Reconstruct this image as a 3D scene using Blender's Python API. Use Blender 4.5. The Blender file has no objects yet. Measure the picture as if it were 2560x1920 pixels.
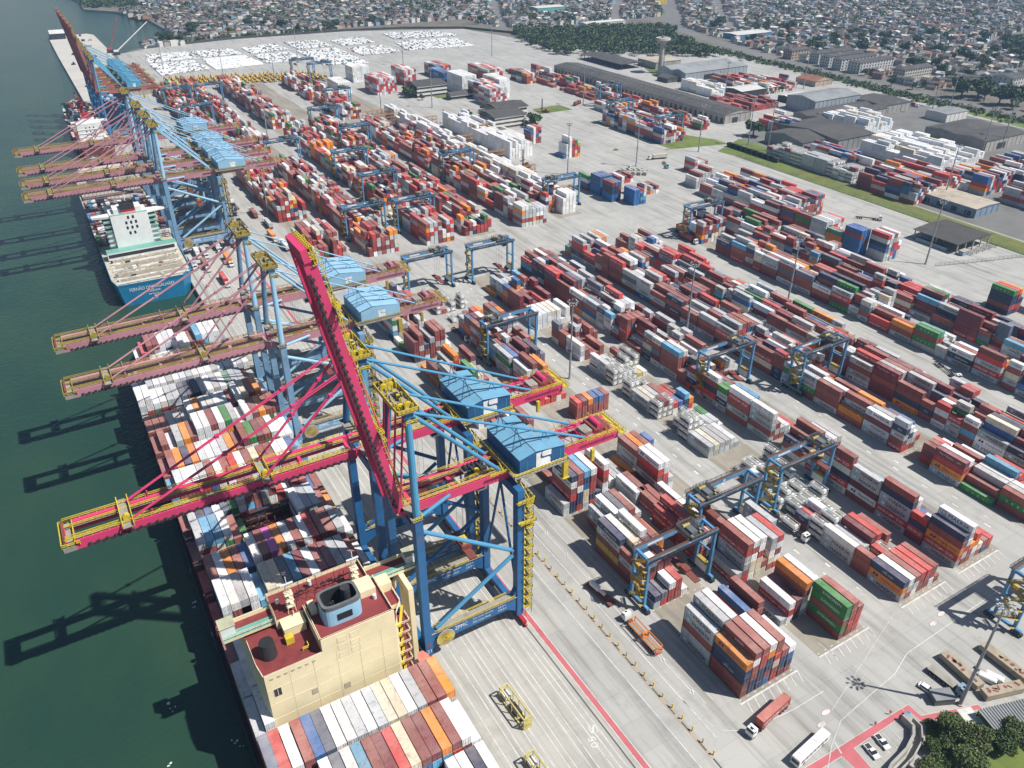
import bpy, math, random
import numpy as np
from mathutils import Vector, Matrix
from mathutils.bvhtree import BVHTree
S = bpy.context.scene
COL = S.collection
R = math.radians
rnd = random.Random(7)

# ------------------------------------------------------------------ camera, light, air
CAMZ = 190.0
cam = bpy.data.objects.new('camera', bpy.data.cameras.new('camera')); COL.objects.link(cam)
cam.data.angle = 2*math.atan(1280/1990.); cam.data.clip_start = 1; cam.data.clip_end = 9000
cam.location = (0, 0, CAMZ); cam.rotation_euler = (R(90-31.8), 0, R(-30.6))
S.camera = cam
_p, _y = R(31.8), R(30.6)
_F = Vector((math.sin(_y), math.cos(_y), 0)); _R = Vector((math.cos(_y), -math.sin(_y), 0))
_fw = _F*math.cos(_p) - Vector((0, 0, 1))*math.sin(_p); _up = _F*math.sin(_p) + Vector((0, 0, 1))*math.cos(_p)
def seen_at(P):                      # where a point falls in the frame, used only to rank things by how large they show
    d = Vector(P) - cam.location; z = d.dot(_fw)
    if z < 1: return None
    return (1280 + 1990*d.dot(_R)/z, 960 - 1990*d.dot(_up)/z, z)
def in_frame(P, m=0):
    q = seen_at(P)
    return q is not None and -m < q[0] < 2560+m and -m < q[1] < 1920+m

SUN = Vector((0.402, -0.407, 0.82)).normalized()
sl = bpy.data.lights.new('sun', 'SUN'); sl.energy = 4.9; sl.angle = R(0.5); sl.color = (1, 0.965, 0.91)
so = bpy.data.objects.new('sun', sl); COL.objects.link(so); so.rotation_euler = SUN.to_track_quat('Z', 'Y').to_euler(); so.location = (0, 0, 400)
w = bpy.data.worlds.new('World'); S.world = w; w.use_nodes = True
nt = w.node_tree; bg = nt.nodes['Background']; sky = nt.nodes.new('ShaderNodeTexSky')
sky.sky_type = 'NISHITA'; sky.sun_disc = False; sky.sun_elevation = math.asin(SUN.z); sky.sun_rotation = math.atan2(SUN.x, SUN.y)
sky.air_density = 1.25; sky.dust_density = .6; sky.ozone_density = 2.5
nt.links.new(sky.outputs[0], bg.inputs[0]); bg.inputs[1].default_value = 0.06
S.view_settings.view_transform = 'Standard'; S.view_settings.look = 'None'; S.view_settings.exposure = 0.32; S.view_settings.gamma = 1
S.render.engine = 'CYCLES'
S.cycles.max_bounces = 5; S.cycles.diffuse_bounces = 2; S.cycles.glossy_bounces = 2; S.cycles.volume_bounces = 0
S.cycles.use_denoising = True; S.cycles.volume_step_rate = 10

# ------------------------------------------------------------------ materials
MATS = {}
def node(nt, t, **kw):
    n = nt.nodes.new(t)
    for k, v in kw.items(): setattr(n, k, v)
    return n
def mixc(nt, a, b, f, mode='MIX'):
    n = node(nt, 'ShaderNodeMix', data_type='RGBA', blend_type=mode)
    for sock, v in ((0, f), (6, a), (7, b)):
        if isinstance(v, (int, float)): n.inputs[sock].default_value = v
        elif isinstance(v, tuple): n.inputs[sock].default_value = (*v, 1) if len(v) == 3 else v
        else: nt.links.new(v, n.inputs[sock])
    return n.outputs[2]
def noise(nt, scale, detail=4, rough=.6, vec=None, stretch=None):
    if vec is None:
        g = node(nt, 'ShaderNodeNewGeometry'); vec = g.outputs['Position']
    if stretch:
        m = node(nt, 'ShaderNodeMapping'); m.inputs['Scale'].default_value = stretch; nt.links.new(vec, m.inputs[0]); vec = m.outputs[0]
    n = node(nt, 'ShaderNodeTexNoise'); n.inputs['Scale'].default_value = scale; n.inputs['Detail'].default_value = detail; n.inputs['Roughness'].default_value = rough
    nt.links.new(vec, n.inputs['Vector']); return n.outputs['Fac']
def ramp(nt, f, a, b):
    n = node(nt, 'ShaderNodeMapRange'); n.inputs[1].default_value = a; n.inputs[2].default_value = b; nt.links.new(f, n.inputs[0]); return n.outputs[0]
def mat(name, col, rough=.6, metal=0., var=.25, scale=.5, dirt=None, src=None, bump=0., emit=0):
    """A painted or mineral surface: its own colour with worn lighter and darker patches."""
    if name in MATS: return MATS[name]
    m = bpy.data.materials.new(name); m.use_nodes = True; t = m.node_tree; b = t.nodes['Principled BSDF']
    if src == 'object': base = node(t, 'ShaderNodeObjectInfo').outputs['Color']
    elif src == 'attr': base = node(t, 'ShaderNodeAttribute', attribute_name='Col').outputs['Color']
    else: base = col
    n1 = noise(t, scale, 5)
    dark = mixc(t, base, tuple([1-var]*3), 1.0, 'MULTIPLY')
    c = mixc(t, base, dark, ramp(t, n1, .42, .68))
    n2 = noise(t, scale*.13, 3)
    c = mixc(t, c, mixc(t, base, tuple([1+var*.5]*3), 1.0, 'MULTIPLY'), ramp(t, n2, .45, .75))
    if dirt:
        c = mixc(t, c, dirt[0], ramp(t, noise(t, dirt[1], 6, .7), dirt[2], dirt[2]+.12))
    t.links.new(c, b.inputs['Base Color']); b.inputs['Roughness'].default_value = rough; b.inputs['Metallic'].default_value = metal
    if bump:
        bn = node(t, 'ShaderNodeBump'); bn.inputs['Strength'].default_value = bump; bn.inputs['Distance'].default_value = .3
        t.links.new(n1, bn.inputs['Height']); t.links.new(bn.outputs[0], b.inputs['Normal'])
    MATS[name] = m
    return m
def paint_mat(name, src):
    """Container paint: colour of each box, roof dust that also paints in its sunlit paleness, rust and grime."""
    m = bpy.data.materials.new(name); m.use_nodes = True; t = m.node_tree; b = t.nodes['Principled BSDF']
    base = node(t, 'ShaderNodeObjectInfo').outputs['Color'] if src == 'object' else node(t, 'ShaderNodeAttribute', attribute_name='Col').outputs['Color']
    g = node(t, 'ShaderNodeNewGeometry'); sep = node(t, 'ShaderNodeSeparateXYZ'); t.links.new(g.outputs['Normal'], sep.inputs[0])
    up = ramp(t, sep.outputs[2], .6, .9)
    dust_litf = node(t, 'ShaderNodeMath', operation='MULTIPLY'); t.links.new(up, dust_litf.inputs[0])
    t.links.new(ramp(t, noise(t, .16, 4), .15, 1.7), dust_litf.inputs[1])
    c = mixc(t, base, (.54, .42, .37), dust_litf.outputs[0])  # dust on upward faces, also lightening the roofs to a sunlit tone
    grime = noise(t, .7, 6, .7, stretch=(1, 1, .25))
    c = mixc(t, c, mixc(t, c, (.62, .58, .55), 1.0, 'MULTIPLY'), ramp(t, grime, .50, .72)); c = mixc(t, c, mixc(t, c, (1.22, 1.22, 1.24), 1.0, 'MULTIPLY'), ramp(t, noise(t, .08, 2), .5, .7))
    rust = ramp(t, noise(t, .42, 8, .75), .66, .74)
    rf = node(t, 'ShaderNodeMath', operation='MULTIPLY'); t.links.new(rust, rf.inputs[0]); rf.inputs[1].default_value = .6
    c = mixc(t, c, (.23, .10, .05), rf.outputs[0])
    t.links.new(c, b.inputs['Base Color']); b.inputs['Roughness'].default_value = .55
    MATS[name] = m
    return m
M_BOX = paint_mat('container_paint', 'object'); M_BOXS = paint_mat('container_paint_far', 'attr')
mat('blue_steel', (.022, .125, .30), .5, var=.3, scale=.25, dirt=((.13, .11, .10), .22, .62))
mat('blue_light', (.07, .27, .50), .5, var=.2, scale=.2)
mat('pink_steel', (.64, .05, .15), .5, var=.12, scale=.2, dirt=((.46, .08, .11), .12, .62))
mat('blue_faded', (.17, .31, .46), .6, var=.3, scale=.3, dirt=((.20, .21, .20), .2, .64))
mat('blue_faded_light', (.27, .47, .63), .6, var=.15, scale=.2)
mat('pink_faded', (.47, .22, .26), .65, var=.25, scale=.25, dirt=((.30, .13, .11), .16, .62))
mat('yellow_rail', (.60, .46, .035), .55, var=.3, scale=.6)
mat('yellow_faded', (.36, .27, .055), .6, var=.35, scale=.6)
mat('deck_grey', (.30, .28, .24), .8, var=.35, scale=.4)
mat('dark_steel', (.035, .036, .04), .6, var=.4, scale=.8)
mat('black_rubber', (.018, .018, .02), .8)
mat('grey_steel', (.30, .32, .34), .5, var=.3, scale=.5)
mat('white_paint', (.76, .76, .74), .5, var=.12, scale=.3)
mat('red_paint', (.42, .02, .035), .5)
mat('rust_red', (.20, .055, .04), .7, var=.35, scale=.8)
mat('orange_paint', (.68, .20, .03), .5)
mat('cream_paint', (.80, .69, .44), .55, var=.13, scale=.15)
mat('ship_deck_red', (.21, .035, .035), .7, var=.3, scale=.5)
mat('ship_deck_green', (.14, .36, .29), .7, var=.2)
mat('ship_hull_dark', (.018, .028, .055), .5, var=.3)
mat('ship_hull_blue', (.012, .17, .33), .5, var=.2, scale=.3)
mat('funnel_blue', (.30, .55, .72), .4, var=.1)
mat('tan_deck', (.52, .46, .36), .8, var=.35, scale=.5)
mat('letter_dark', (.02, .022, .03), .6); mat('letter_white', (.80, .80, .79), .6); mat('letter_blue', (.02, .05, .20), .6)
mat('letter_red', (.45, .03, .04), .6); mat('logo_blue', (.25, .55, .70), .5)
mat('glass_dark', (.02, .03, .04), .15)
mat('tank_white', (.78, .78, .75), .45, var=.15, scale=.6); mat('tank_frame', (.66, .66, .64), .5, var=.3)
mat('concrete_wall', (.36, .34, .31), .9, var=.3, scale=.15)
mat('roof_dark', (.075, .07, .066), .9, var=.35, scale=.12, dirt=((.16, .15, .13), .08, .6))
mat('roof_grey', (.24, .25, .25), .8, var=.3, scale=.12); mat('roof_tan', (.42, .36, .28), .85, var=.3, scale=.2)
mat('roof_terracotta', (.24, .10, .06), .9, var=.3); mat('roof_slate', (.088, .084, .082), .9, var=.4, scale=.3)
mat('wall_white', (.62, .60, .56), .85, var=.2); mat('wall_tan', (.42, .33, .25), .9, var=.25); mat('wall_brick', (.33, .19, .13), .9, var=.25)
mat('wall_blue', (.06, .25, .45), .8)
mat('leaf_green', (.07, .115, .03), .7, var=.5, scale=.35); mat('leaf_dark', (.032, .065, .02), .75, var=.5, scale=.2)
mat('bark', (.10, .075, .055), .9)

# ------------------------------------------------------------------ mesh builder
class MB:
    def __init__(s): s.v = []; s.f = []; s.m = []; s.c = []; s.mats = []
    def mi(s, name):
        if name not in s.mats: s.mats.append(name)
        return s.mats.index(name)
    def add(s, vs, fs, m, col=None):
        o = len(s.v); s.v.extend(vs); k = s.mi(m)
        for f in fs: s.f.append([i+o for i in f]); s.m.append(k); s.c.append(col)
    def box(s, x0, y0, z0, x1, y1, z1, m, col=None, skip=''):
        vs = [(x0,y0,z0),(x1,y0,z0),(x1,y1,z0),(x0,y1,z0),(x0,y0,z1),(x1,y0,z1),(x1,y1,z1),(x0,y1,z1)]
        F = {'b':(3,2,1,0),'t':(4,5,6,7),'s':(0,1,5,4),'e':(1,2,6,5),'n':(2,3,7,6),'w':(3,0,4,7)}
        s.add(vs, [F[k] for k in F if k not in skip], m, col)
    def cbox(s, cx, cy, z0, lx, ly, h, m, rot=0, col=None):
        c, n = math.cos(rot), math.sin(rot); vs = []
        for z in (z0, z0+h):
            for a, b in ((-1,-1),(1,-1),(1,1),(-1,1)):
                x, y = a*lx/2, b*ly/2; vs.append((cx+x*c-y*n, cy+x*n+y*c, z))
        s.add(vs, [(3,2,1,0),(4,5,6,7),(0,1,5,4),(1,2,6,5),(2,3,7,6),(3,0,4,7)], m, col)
    def beam(s, p, q, w, h, m, up=(0,0,1)):
        p, q = Vector(p), Vector(q); d = (q-p).normalized(); u = Vector(up)
        if abs(d.dot(u)) > .98: u = Vector((1, 0, 0))
        a = d.cross(u).normalized(); u = a.cross(d); a *= w/2; u *= h/2
        vs = [tuple(e+i*a+j*u) for e in (p, q) for i, j in ((-1,-1),(1,-1),(1,1),(-1,1))]
        s.add(vs, [(0,1,2,3),(7,6,5,4),(0,4,5,1),(1,5,6,2),(2,6,7,3),(3,7,4,0)], m)
    def tube(s, p, q, r, m, n=8, r2=None, cap=True):
        p, q = Vector(p), Vector(q); d = (q-p).normalized(); u = Vector((0,0,1)) if abs(d.z) < .95 else Vector((1,0,0))
        a = d.cross(u).normalized(); b = a.cross(d); r2 = r if r2 is None else r2; vs = []
        for e, rr in ((p, r), (q, r2)):
            for i in range(n):
                t = 2*math.pi*i/n; vs.append(tuple(e + rr*(math.cos(t)*a + math.sin(t)*b)))
        fs = [(i, i+n, (i+1) % n+n, (i+1) % n) for i in range(n)]
        if cap: fs += [tuple(range(n)), tuple(range(2*n-1, n-1, -1))]
        s.add(vs, fs, m)
    def prism(s, pts, z0, z1, m, mtop=None):
        n = len(pts); vs = [(x, y, z0) for x, y in pts] + [(x, y, z1) for x, y in pts]
        s.add(vs, [(i, (i+1) % n, (i+1) % n+n, i+n) for i in range(n)] + [tuple(range(n-1, -1, -1))], m)
        s.add([(x, y, z1) for x, y in pts], [tuple(range(n))], mtop or m)
    def sheet(s, pts, z, m): s.add([(x, y, z) for x, y in pts], [tuple(range(len(pts)))], m)
    def gable(s, x0, y0, z0, x1, y1, z1, zr, m, mw=None, axis='y', over=.3):
        """Pitched roof over a rectangle, ridge along axis; mw closes the gable ends."""
        o = over; X0, X1, Y0, Y1 = x0-o, x1+o, y0-o, y1+o; t = .15
        if axis == 'y':
            xm = (x0+x1)/2; A = [(X0,Y0,z1),(xm,Y0,zr),(X1,Y0,z1)]; B = [(X0,Y1,z1),(xm,Y1,zr),(X1,Y1,z1)]
        else:
            ym = (y0+y1)/2; A = [(X1,Y0,z1),(X1,ym,zr),(X1,Y1,z1)]; B = [(X0,Y0,z1),(X0,ym,zr),(X0,Y1,z1)]
        top = A+B; low = [(x, y, z-t) for x, y, z in top]
        s.add(top+low, [(0,1,4,3),(1,2,5,4),(6,9,10,7),(7,10,11,8),(0,3,9,6),(2,8,11,5)], m)
        s.add(top, [(0,2,1),(3,4,5)], mw or m)
    def rail(s, pts, h=1.1, m='yellow_rail', post=2.5, r=.06, rails=(1., .55)):
        for p, q in zip(pts[:-1], pts[1:]):
            p, q = Vector(p), Vector(q)
            for k in rails: s.beam(p+Vector((0,0,h*k)), q+Vector((0,0,h*k)), r*2, r*2, m)
            n = max(1, int((q-p).length/post))
            for i in range(n+1):
                a = p.lerp(q, i/n); s.beam(a, a+Vector((0,0,h)), r*2, r*2, m)
    def mesh(s, name):
        me = bpy.data.meshes.new(name); me.from_pydata(s.v, [], s.f)
        for k in s.mats: me.materials.append(MATS[k])
        me.polygons.foreach_set('material_index', s.m)
        if any(c is not None for c in s.c):
            at = me.color_attributes.new('Col', 'FLOAT_COLOR', 'CORNER'); a = []
            for f, c in zip(s.f, s.c): a.extend(((*c, 1.) if c is not None else (.5,.5,.5,1.))*len(f))
            at.data.foreach_set('color', a)
        me.update(); return me
    def build(s, name, parent=None, loc=None):
        return link(name, s.mesh(name), parent, loc)
def link(name, me, parent=None, loc=None):
    o = bpy.data.objects.new(name, me); COL.objects.link(o)
    if parent is not None: o.parent = parent
    if loc is not None: o.location = loc
    return o
def tag(o, label=None, cat=None, group=None, kind=None):
    for k, v in (('label', label), ('category', cat), ('group', group), ('kind', kind)):
        if v: o[k] = v
    return o
def thing(name, label, cat, loc=(0,0,0), rz=0, group=None):
    o = bpy.data.objects.new(name, None); COL.objects.link(o); o.location = loc; o.rotation_euler = (0,0,rz); o.empty_display_size = .5
    return tag(o, label, cat, group)
def copy_tree(o, parent=None):
    c = o.copy(); COL.objects.link(c)
    if parent is not None: c.parent = parent
    for ch in list(o.children): copy_tree(ch, c)
    return c
def struct(name, mb): return tag(mb.build(name), kind='structure')
ORD = 'zeroth first second third fourth fifth sixth seventh eighth ninth tenth eleventh twelfth thirteenth fourteenth fifteenth sixteenth seventeenth eighteenth nineteenth twentieth'.split()
TENS = {20:'twenty', 30:'thirty', 40:'forty', 50:'fifty', 60:'sixty', 70:'seventy', 80:'eighty', 90:'ninety'}
def ordn(n):
    if n <= 20: return ORD[n]
    if n < 100: return TENS[n//10*10] + '-' + ORD[n % 10] if n % 10 else TENS[n//10*10][:-1]+'ieth'
    return 'hundred-and-' + ordn(n-100) if n > 100 else 'hundredth'

# ------------------------------------------------------------------ writing
_txt = {}
def text2d(s, size=1., shear=0, spacing=1.):
    k = (s, size, shear, spacing)
    if k not in _txt:
        cu = bpy.data.curves.new('writing', 'FONT'); cu.body = s; cu.size = size; cu.shear = shear; cu.space_character = spacing
        cu.resolution_u = 2; cu.offset = .0
        o = bpy.data.objects.new('writing', cu); COL.objects.link(o); bpy.context.view_layer.update()
        me = o.evaluated_get(bpy.context.evaluated_depsgraph_get()).to_mesh()
        vs = [(v.co.x, v.co.y) for v in me.vertices]; fs = [tuple(p.vertices) for p in me.polygons]
        o.to_mesh_clear(); bpy.data.objects.remove(o); bpy.data.curves.remove(cu)
        x0 = min(v[0] for v in vs); x1 = max(v[0] for v in vs); y0 = min(v[1] for v in vs); y1 = max(v[1] for v in vs)
        _txt[k] = ([(x-x0, y-y0) for x, y in vs], fs, x1-x0, y1-y0)
    return _txt[k]
def star2d(cx, cy, r, n=7, inner=.45):
    return [(cx + r*(1 if i % 2 == 0 else inner)*math.sin(math.pi*i/n), cy + r*(1 if i % 2 == 0 else inner)*math.cos(math.pi*i/n)) for i in range(2*n)]
def put2d(mb, vs, fs, m, origin, ux, uy, s=1., lift=0.):
    o, ux, uy = Vector(origin), Vector(ux), Vector(uy); nrm = ux.cross(uy)*lift
    mb.add([tuple(o + ux*x*s + uy*y*s + nrm) for x, y in vs], fs, m)
def putpoly(mb, pts, m, origin, ux, uy, lift=0.): put2d(mb, pts, [tuple(range(len(pts)))], m, origin, ux, uy, 1., lift)
def fit_text(mb, s, m, origin, ux, uy, w, h, lift=0., **kw):
    vs, fs, W_, H_ = text2d(s, **kw); o, ux, uy = Vector(origin), Vector(ux), Vector(uy); n = ux.cross(uy)*lift
    mb.add([tuple(o + ux*(x*w/W_) + uy*(y*h/H_) + n) for x, y in vs], fs, m)
# ------------------------------------------------------------------ shipping containers
CC = {'b': ((.285,.078,.064),'brown'), 'm': ((.19,.036,.046),'maroon'), 'r': ((.52,.050,.045),'red'), 'o': ((.76,.25,.022),'orange'),
      'w': ((.78,.79,.79),'white'), 'g': ((.46,.48,.49),'light grey'), 'n': ((.026,.045,.105),'navy'), 'u': ((.035,.13,.33),'blue'),
      's': ((.12,.36,.55),'sky blue'), 'G': ((.030,.22,.055),'green'), 'E': ((.030,.24,.05),'green'), 't': ((.10,.29,.22),'teal'),
      'c': ((.66,.60,.46),'cream'), 'k': ((.12,.15,.20),'slate grey'), 'y': ((.58,.42,.07),'mustard'), 'p': ((.60,.15,.46),'pink'),
      'T': ((.6,.6,.6),'white')}
TH = 2.8                                                      # one tier
CONT = []; OCC = {}
def occupied(x, y, L, mark=False, w=1.2):
    for k in range(int((y+1.)/1.5)+1, int((y+L-1.)/1.5)+1):
        for xx, x2 in OCC.get(k, ()):
            if abs(xx-x) < w*2: return True
    if mark:
        for k in range(int((y+1.)/1.5)+1, int((y+L-1.)/1.5)+1): OCC.setdefault(k, []).append((x, 0))
    return False
BR = {'g': [('MAERSK', .85)], 'w': [('MAERSK', .35), ('HAPAG', .12), ('HSW', .05)], 'r': [('HS', .75)], 'o': [('HAPAG', .75)], 'G': [('UASC', .7)], 'E': [('EVER', 1)],
      'n': [('CMA', .35), ('SAF', .2)], 'u': [('MSC', .2), ('APL', .12), ('CMA', .1)], 'm': [('SEVEN', .08)], 'b': [('HMM', .05)], 'p': [('ONE', .9)], 's': [], 't': [('CHINA', .4)]}
def brand(c):
    a = rnd.random()
    for k, p in BR.get(c, []):
        if a < p: return k
        a -= p
    return None
def stack(blk, x, y, L, codes, row, z0=0., mark=True, cond=None):
    """One stack: codes from the bottom up; x is its quay side, y its near end."""
    if mark:
        if occupied(x, y, L): return
        occupied(x, y, L, True)
    n = len(codes); dx = rnd.uniform(-.07, .07)
    for t, c in enumerate(codes):
        col, word = CC[c]; j = rnd.uniform(.82, 1.16); k = rnd.uniform(-.06, .06)
        rgb = tuple(min(.82, max(.008, v*(j+k*(i-1)))) for i, v in enumerate(col))
        CONT.append(dict(x=x+1.22+dx+rnd.uniform(-.04,.04), y=y+L/2+rnd.uniform(-.08,.08), z=z0+t*TH, L=L, c=c, rgb=rgb, word=word, br=brand(c), blk=blk, row=row, t=t, n=n, yn=y))
def H(blk, x, y, L, rows, row0=1, z0=0.):
    L = 12.19 if L == 40 else 6.06
    for i, s in enumerate(rows):
        if s.strip(): stack(blk, x+i*2.8, y, L, s.strip(), row0+i, z0)
PAL = {'yard': 'bbbbbbbbbbbbbbmmmmrrrrgggggggggggggwwwwoonnnuGckks', 'far': 'bbbbbbbbbbbbrrrrrrmmmggggggggwwwwwwoonGc', 'reefer': 'wwwwwwwwwwwc', 'grey': 'ggggwwcc',
       'tank': 'TTTTTggwb', 'brown': 'bbbbbmr', 'ship': 'wwwwwwwwbbbbbbmgggrruokGcs', 'blue': 'uuuuns', 'blocks': 'bbbbbrrggggggwwuunnom', 'mix': 'rrrgggwwb'}
def fill(blk, X0, rows, y0, y1, mean, sd=.9, pal='yard', gap=.06, p20=.3, row0=1, cap=5, pitch=2.8, lo=0, z0=0.):
    P = PAL[pal]; y = y0
    while y + 12.2 <= y1+.5:
        m = mean + .45 + rnd.gauss(0, .45); bayempty = rnd.random() < gap; short = rnd.random() < p20 or pal == 'tank' and rnd.random() < .7
        bias = rnd.choice(P); runs = rnd.random() < .25
        for i in range(rows):
            for k in range(2 if short else 1):
                h = int(round(m + rnd.gauss(0, sd))); h = max(lo, min(cap, h))
                if bayempty: h = max(lo, min(h, 1 if rnd.random() < .2 else 0))
                if h <= 0: continue
                cs = ''.join(bias if runs and rnd.random() < .5 else rnd.choice(P) for _ in range(h))
                if cs[0] == 'T' or 'T' in cs:
                    if rnd.random() < .75: cs = 'T'*len(cs)
                if short: stack(blk, X0+i*pitch, y+k*6.26, 6.06, cs, row0+i, z0)
                else: stack(blk, X0+i*pitch, y, 12.19, cs.replace('T', 'g'), row0+i, z0)
        y += 12.52
NB = 'front blocks'
H('a', 126, 89.5, 40, ['bbnno','nnbbwb','nnnbrb','ubnnow','rbcrbb','mnnb','bnuw'])
H('a', 126, 102.1, 40, ['ggbgg','bggbgg','gbbggw'])
H('a', 145.8, 108, 40, ['ru'], 8); H('a', 149.4, 107, 40, ['obb'], 9)
H('a', 154.4, 101.9, 40, ['g','wrw','mmm','gwgbo','gwbgw'], 11); H('a', 165.6, 89.5, 40, ['bEbEE','brbbb','brrb'], 15)
H('a', 157.2, 121, 40, ['rbggrb','wccwbw','cccrww','cb','bcwgg','rwbwr'], 12); H('a', 154.4, 121, 40, ['rg'], 11)
H('a', 174.0, 127, 40, ['bgggg'], 18)
H('a', 126, 126.8, 20, ['gn','rk','brw','bbr','w'])
H('a', 126, 133, 20, ['bogb','bgbbw','bnbb','brbb','bb'])
H('a', 126, 139.2, 20, ['bbgb','bgbbc','ngbb','brbm','bgb'])
H('a', 126, 145.4, 40, ['bybgn','bgbyw','bbgc','bggbw','bkn','bbb','oo'])
H('a', 126, 158, 40, ['','','bgg','bggw','bknk','bgbb','oog'])
H('a', 151.0, 134, 40, ['rbrwr','rwbw','wbbb','rbmbb','wrw'], 10); H('a', 151, 146.5, 40, ['brr','gbrr','','bb','bw'], 10)
H('a', 151, 159, 40, ['','rb','mb','b','bw'], 10)
H('a', 126, 177, 40, ['gg','nnrbwn','rnnwbb','gccuns','rnbrbw','rn','nwwbrw'])
H('a', 126, 190, 40, ['','','b','','b','','w']); H('a', 131, 203, 40, ['bt','bb','bb','bb','bb'], 3)
H('a', 162.2, 170, 40, ['bgbrw','gbrgw','wg'], 14); H('a', 157, 182.5, 40, ['','o','gggb','gggo','wgwb'], 12); H('a', 171, 189, 20, ['ru','rnu'], 17)
H('a', 150, 182, 40, ['w','g','g'], 10); H('a', 152, 169, 40, ['gw','bb','b'], 10)
H('a', 164.8, 225, 20, ['bbr','bbm','bbo','bbu','bbu','bbb'], 15); H('a', 157, 241.5, 20, ['rr','r','rr','wr','r'], 12)
H('a', 158, 254, 40, ['brgw','brbgb','bgu','rbwo'], 12)
H('a', 126, 240, 40, ['wgwg','bbbu','bbb','bm','w']); H('a', 126, 228, 40, ['','','b','r','bw','w','bb'])
fill('a', 126, 7, 253, 372, 3.0, 1.2, gap=.22); fill('a', 157, 7, 268, 318, 4.0, 1.0, gap=0.); fill('a', 157, 7, 330, 365, 1.5, .8, 'tank')
H('b', 194, 89.9, 40, ['gon','bgw','wgb','bbr','bbr','wbb','b'])
H('b', 194, 102.3, 20, ['bbb','TT','b','gr','TT']); H('b', 194, 108.6, 40, ['ggw','bb','mg','grm','gbr','b','rb'])
H('b', 194, 121, 20, ['TTT','r','TTT','TT','TT']); H('b', 194, 127.3, 20, ['bn','br','ggw','bs','TT','T'])
H('b', 194, 133.6, 20, ['','TT','gT','TT','TT','TTT']); H('b', 194, 139.9, 20, ['TT','TTT','TT','T','TT','TT'])
H('b', 194, 146.2, 20, ['TT','TT','TTT','TT','TTT','TT','T'])
fill('b', 196.8, 6, 152.5, 172, 1.8, .7, 'tank', gap=0)
H('b', 194, 176.5, 40, ['gg','gc','gg','wg','gw','g']); H('b', 194, 189.1, 20, ['TTTT','TTTT','TTT','TT','gg','gg','w'])
H('b', 194, 195.4, 20, ['','TT','TTT','TT','TT','gG','w'])
H('b', 194, 207.5, 20, ['TTT','TTm','TTT','wr','nu','uns','ro']); H('b', 194, 213.8, 40, ['gg','gc','wg','wb','','r','b'])
H('b', 194, 226.4, 20, ['TTT','TTT','','TT','T']); H('b', 194, 238.5, 20, ['TTT','TTT','TT','TT','TT','y','w'])
fill('b', 194, 7, 245, 262, 2.0, .8, 'tank', gap=0); H('b', 194, 264.5, 40, ['wgw','bb','b','b','bb'])
fill('b', 194, 7, 277.3, 300, 2.6, 1.1, gap=.1); 
fill('b', 194, 7, 302, 318, 2.2, .9, 'reefer'); fill('b', 194, 7, 320, 366, 3.0, 1.1, gap=.1)
H('c', 222.3, 90.3, 40, ['grobn','bgrwgw','bbo','gwor','bc','ub','br']); H('c', 222.3, 102.9, 20, ['mrnr','wgw','rb','gw'])
H('c', 222.3, 109.3, 40, ['grggnb','bgrgw','wb','nu','','n']); H('c', 222.3, 121.9, 40, ['bwmgg','gbgw','nw','u','us'])
H('c', 222.3, 134.5, 40, ['wrncrb','bbb','gmb','br','gu','u']); H('c', 222.3, 147, 20, ['rgy','ub','gg','','b'])
fill('c', 222.3, 7, 153.4, 168, 3, .9, gap=0); H('c', 222.3, 172, 40, ['gbggw','bgb','bg','gw','g','r']); H('c', 222.3, 184.7, 40, ['bgbrw','bgbbs','bm','br','g'])
H('c', 222.3, 197.3, 20, ['gngG','gkgG','nu']); H('c', 222.3, 203.6, 40, ['grnbw','bbr','bbk','bbm','b'])
fill('c', 222.3, 7, 216.3, 366, 3.4, 1.0, gap=.04)
H('d', 262, 78, 40, ['','','bkw','bgg','bb','wgg','gb']); H('d', 262, 90.3, 40, ['','bGb','nbg','bgw','nu','gr'], 1)
H('d', 262, 102.9, 40, ['G','nb','nng','knw','ggbs','bbr','gbr']); H('d', 262, 115.5, 40, ['gorm','bbrw','bbb','bo','gub','wr','rw'])
H('d', 262, 128, 20, ['','rmb','bgb','bgr','gb','bw']); H('d', 262, 140.5, 20, ['rbgng','rgnw','bcw','gr'])
H('d', 262, 147, 40, ['ggmw','bgrg','mgb','grb','b','ru']); H('d', 262, 159.7, 40, ['bo','gggb','rbw','gb','bbo'])
H('d', 262, 172.2, 40, ['gbbb','brmw','gbm','gb','gwb','bo']); H('d', 262, 184.7, 40, ['bGgg','bor','gnyw','gGo','b'])
fill('d', 262, 7, 197.3, 372, 3.5, .8, gap=.0); H('d', 262, 373, 20, ['ot','otg','gg','b'])
fill('e', 291, 7, 104, 372, 3.3, .9, gap=.02)
H('f', 344, 152, 40, ['grgrb','ggmo','bgn','uw']); H('f', 344, 165, 40, ['gnw','bgb','gbw','bw','w']); H('f', 344, 177.6, 20, ['gg','g','wg']); H('f', 344, 184, 40, ['gGbG','gbbt','ubw','wg','','nw'])
H('f', 344, 196.6, 40, ['gbo','bgb','gw','rb']); H('f', 344, 209.2, 40, ['rr','mrb','ub','bww','G','nn'])
fill('f', 344, 7, 222, 372, 3.4, 1.0, gap=.04); fill('f', 344, 7, 100, 150, 3.2, .9, gap=.0)
fill('g', 372, 7, 118, 372, 3.0, 1.1, gap=.05)
fill('g', 372, 5, 380, 390, 2, 1, gap=0); 
H('h', 414, 190, 40, ['nbnnG','nrnnr','nbnbo','rbn']); H('h', 430, 176, 40, ['unbnb','ubnku','bkbuw','bub','knb','uwb'])
H('h', 423, 160, 40, ['ukbk','kbkb','bku','kub','ukb'])
fill('h', 425, 9, 100, 158, 4.6, .4, 'blocks', gap=0, p20=0)
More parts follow.
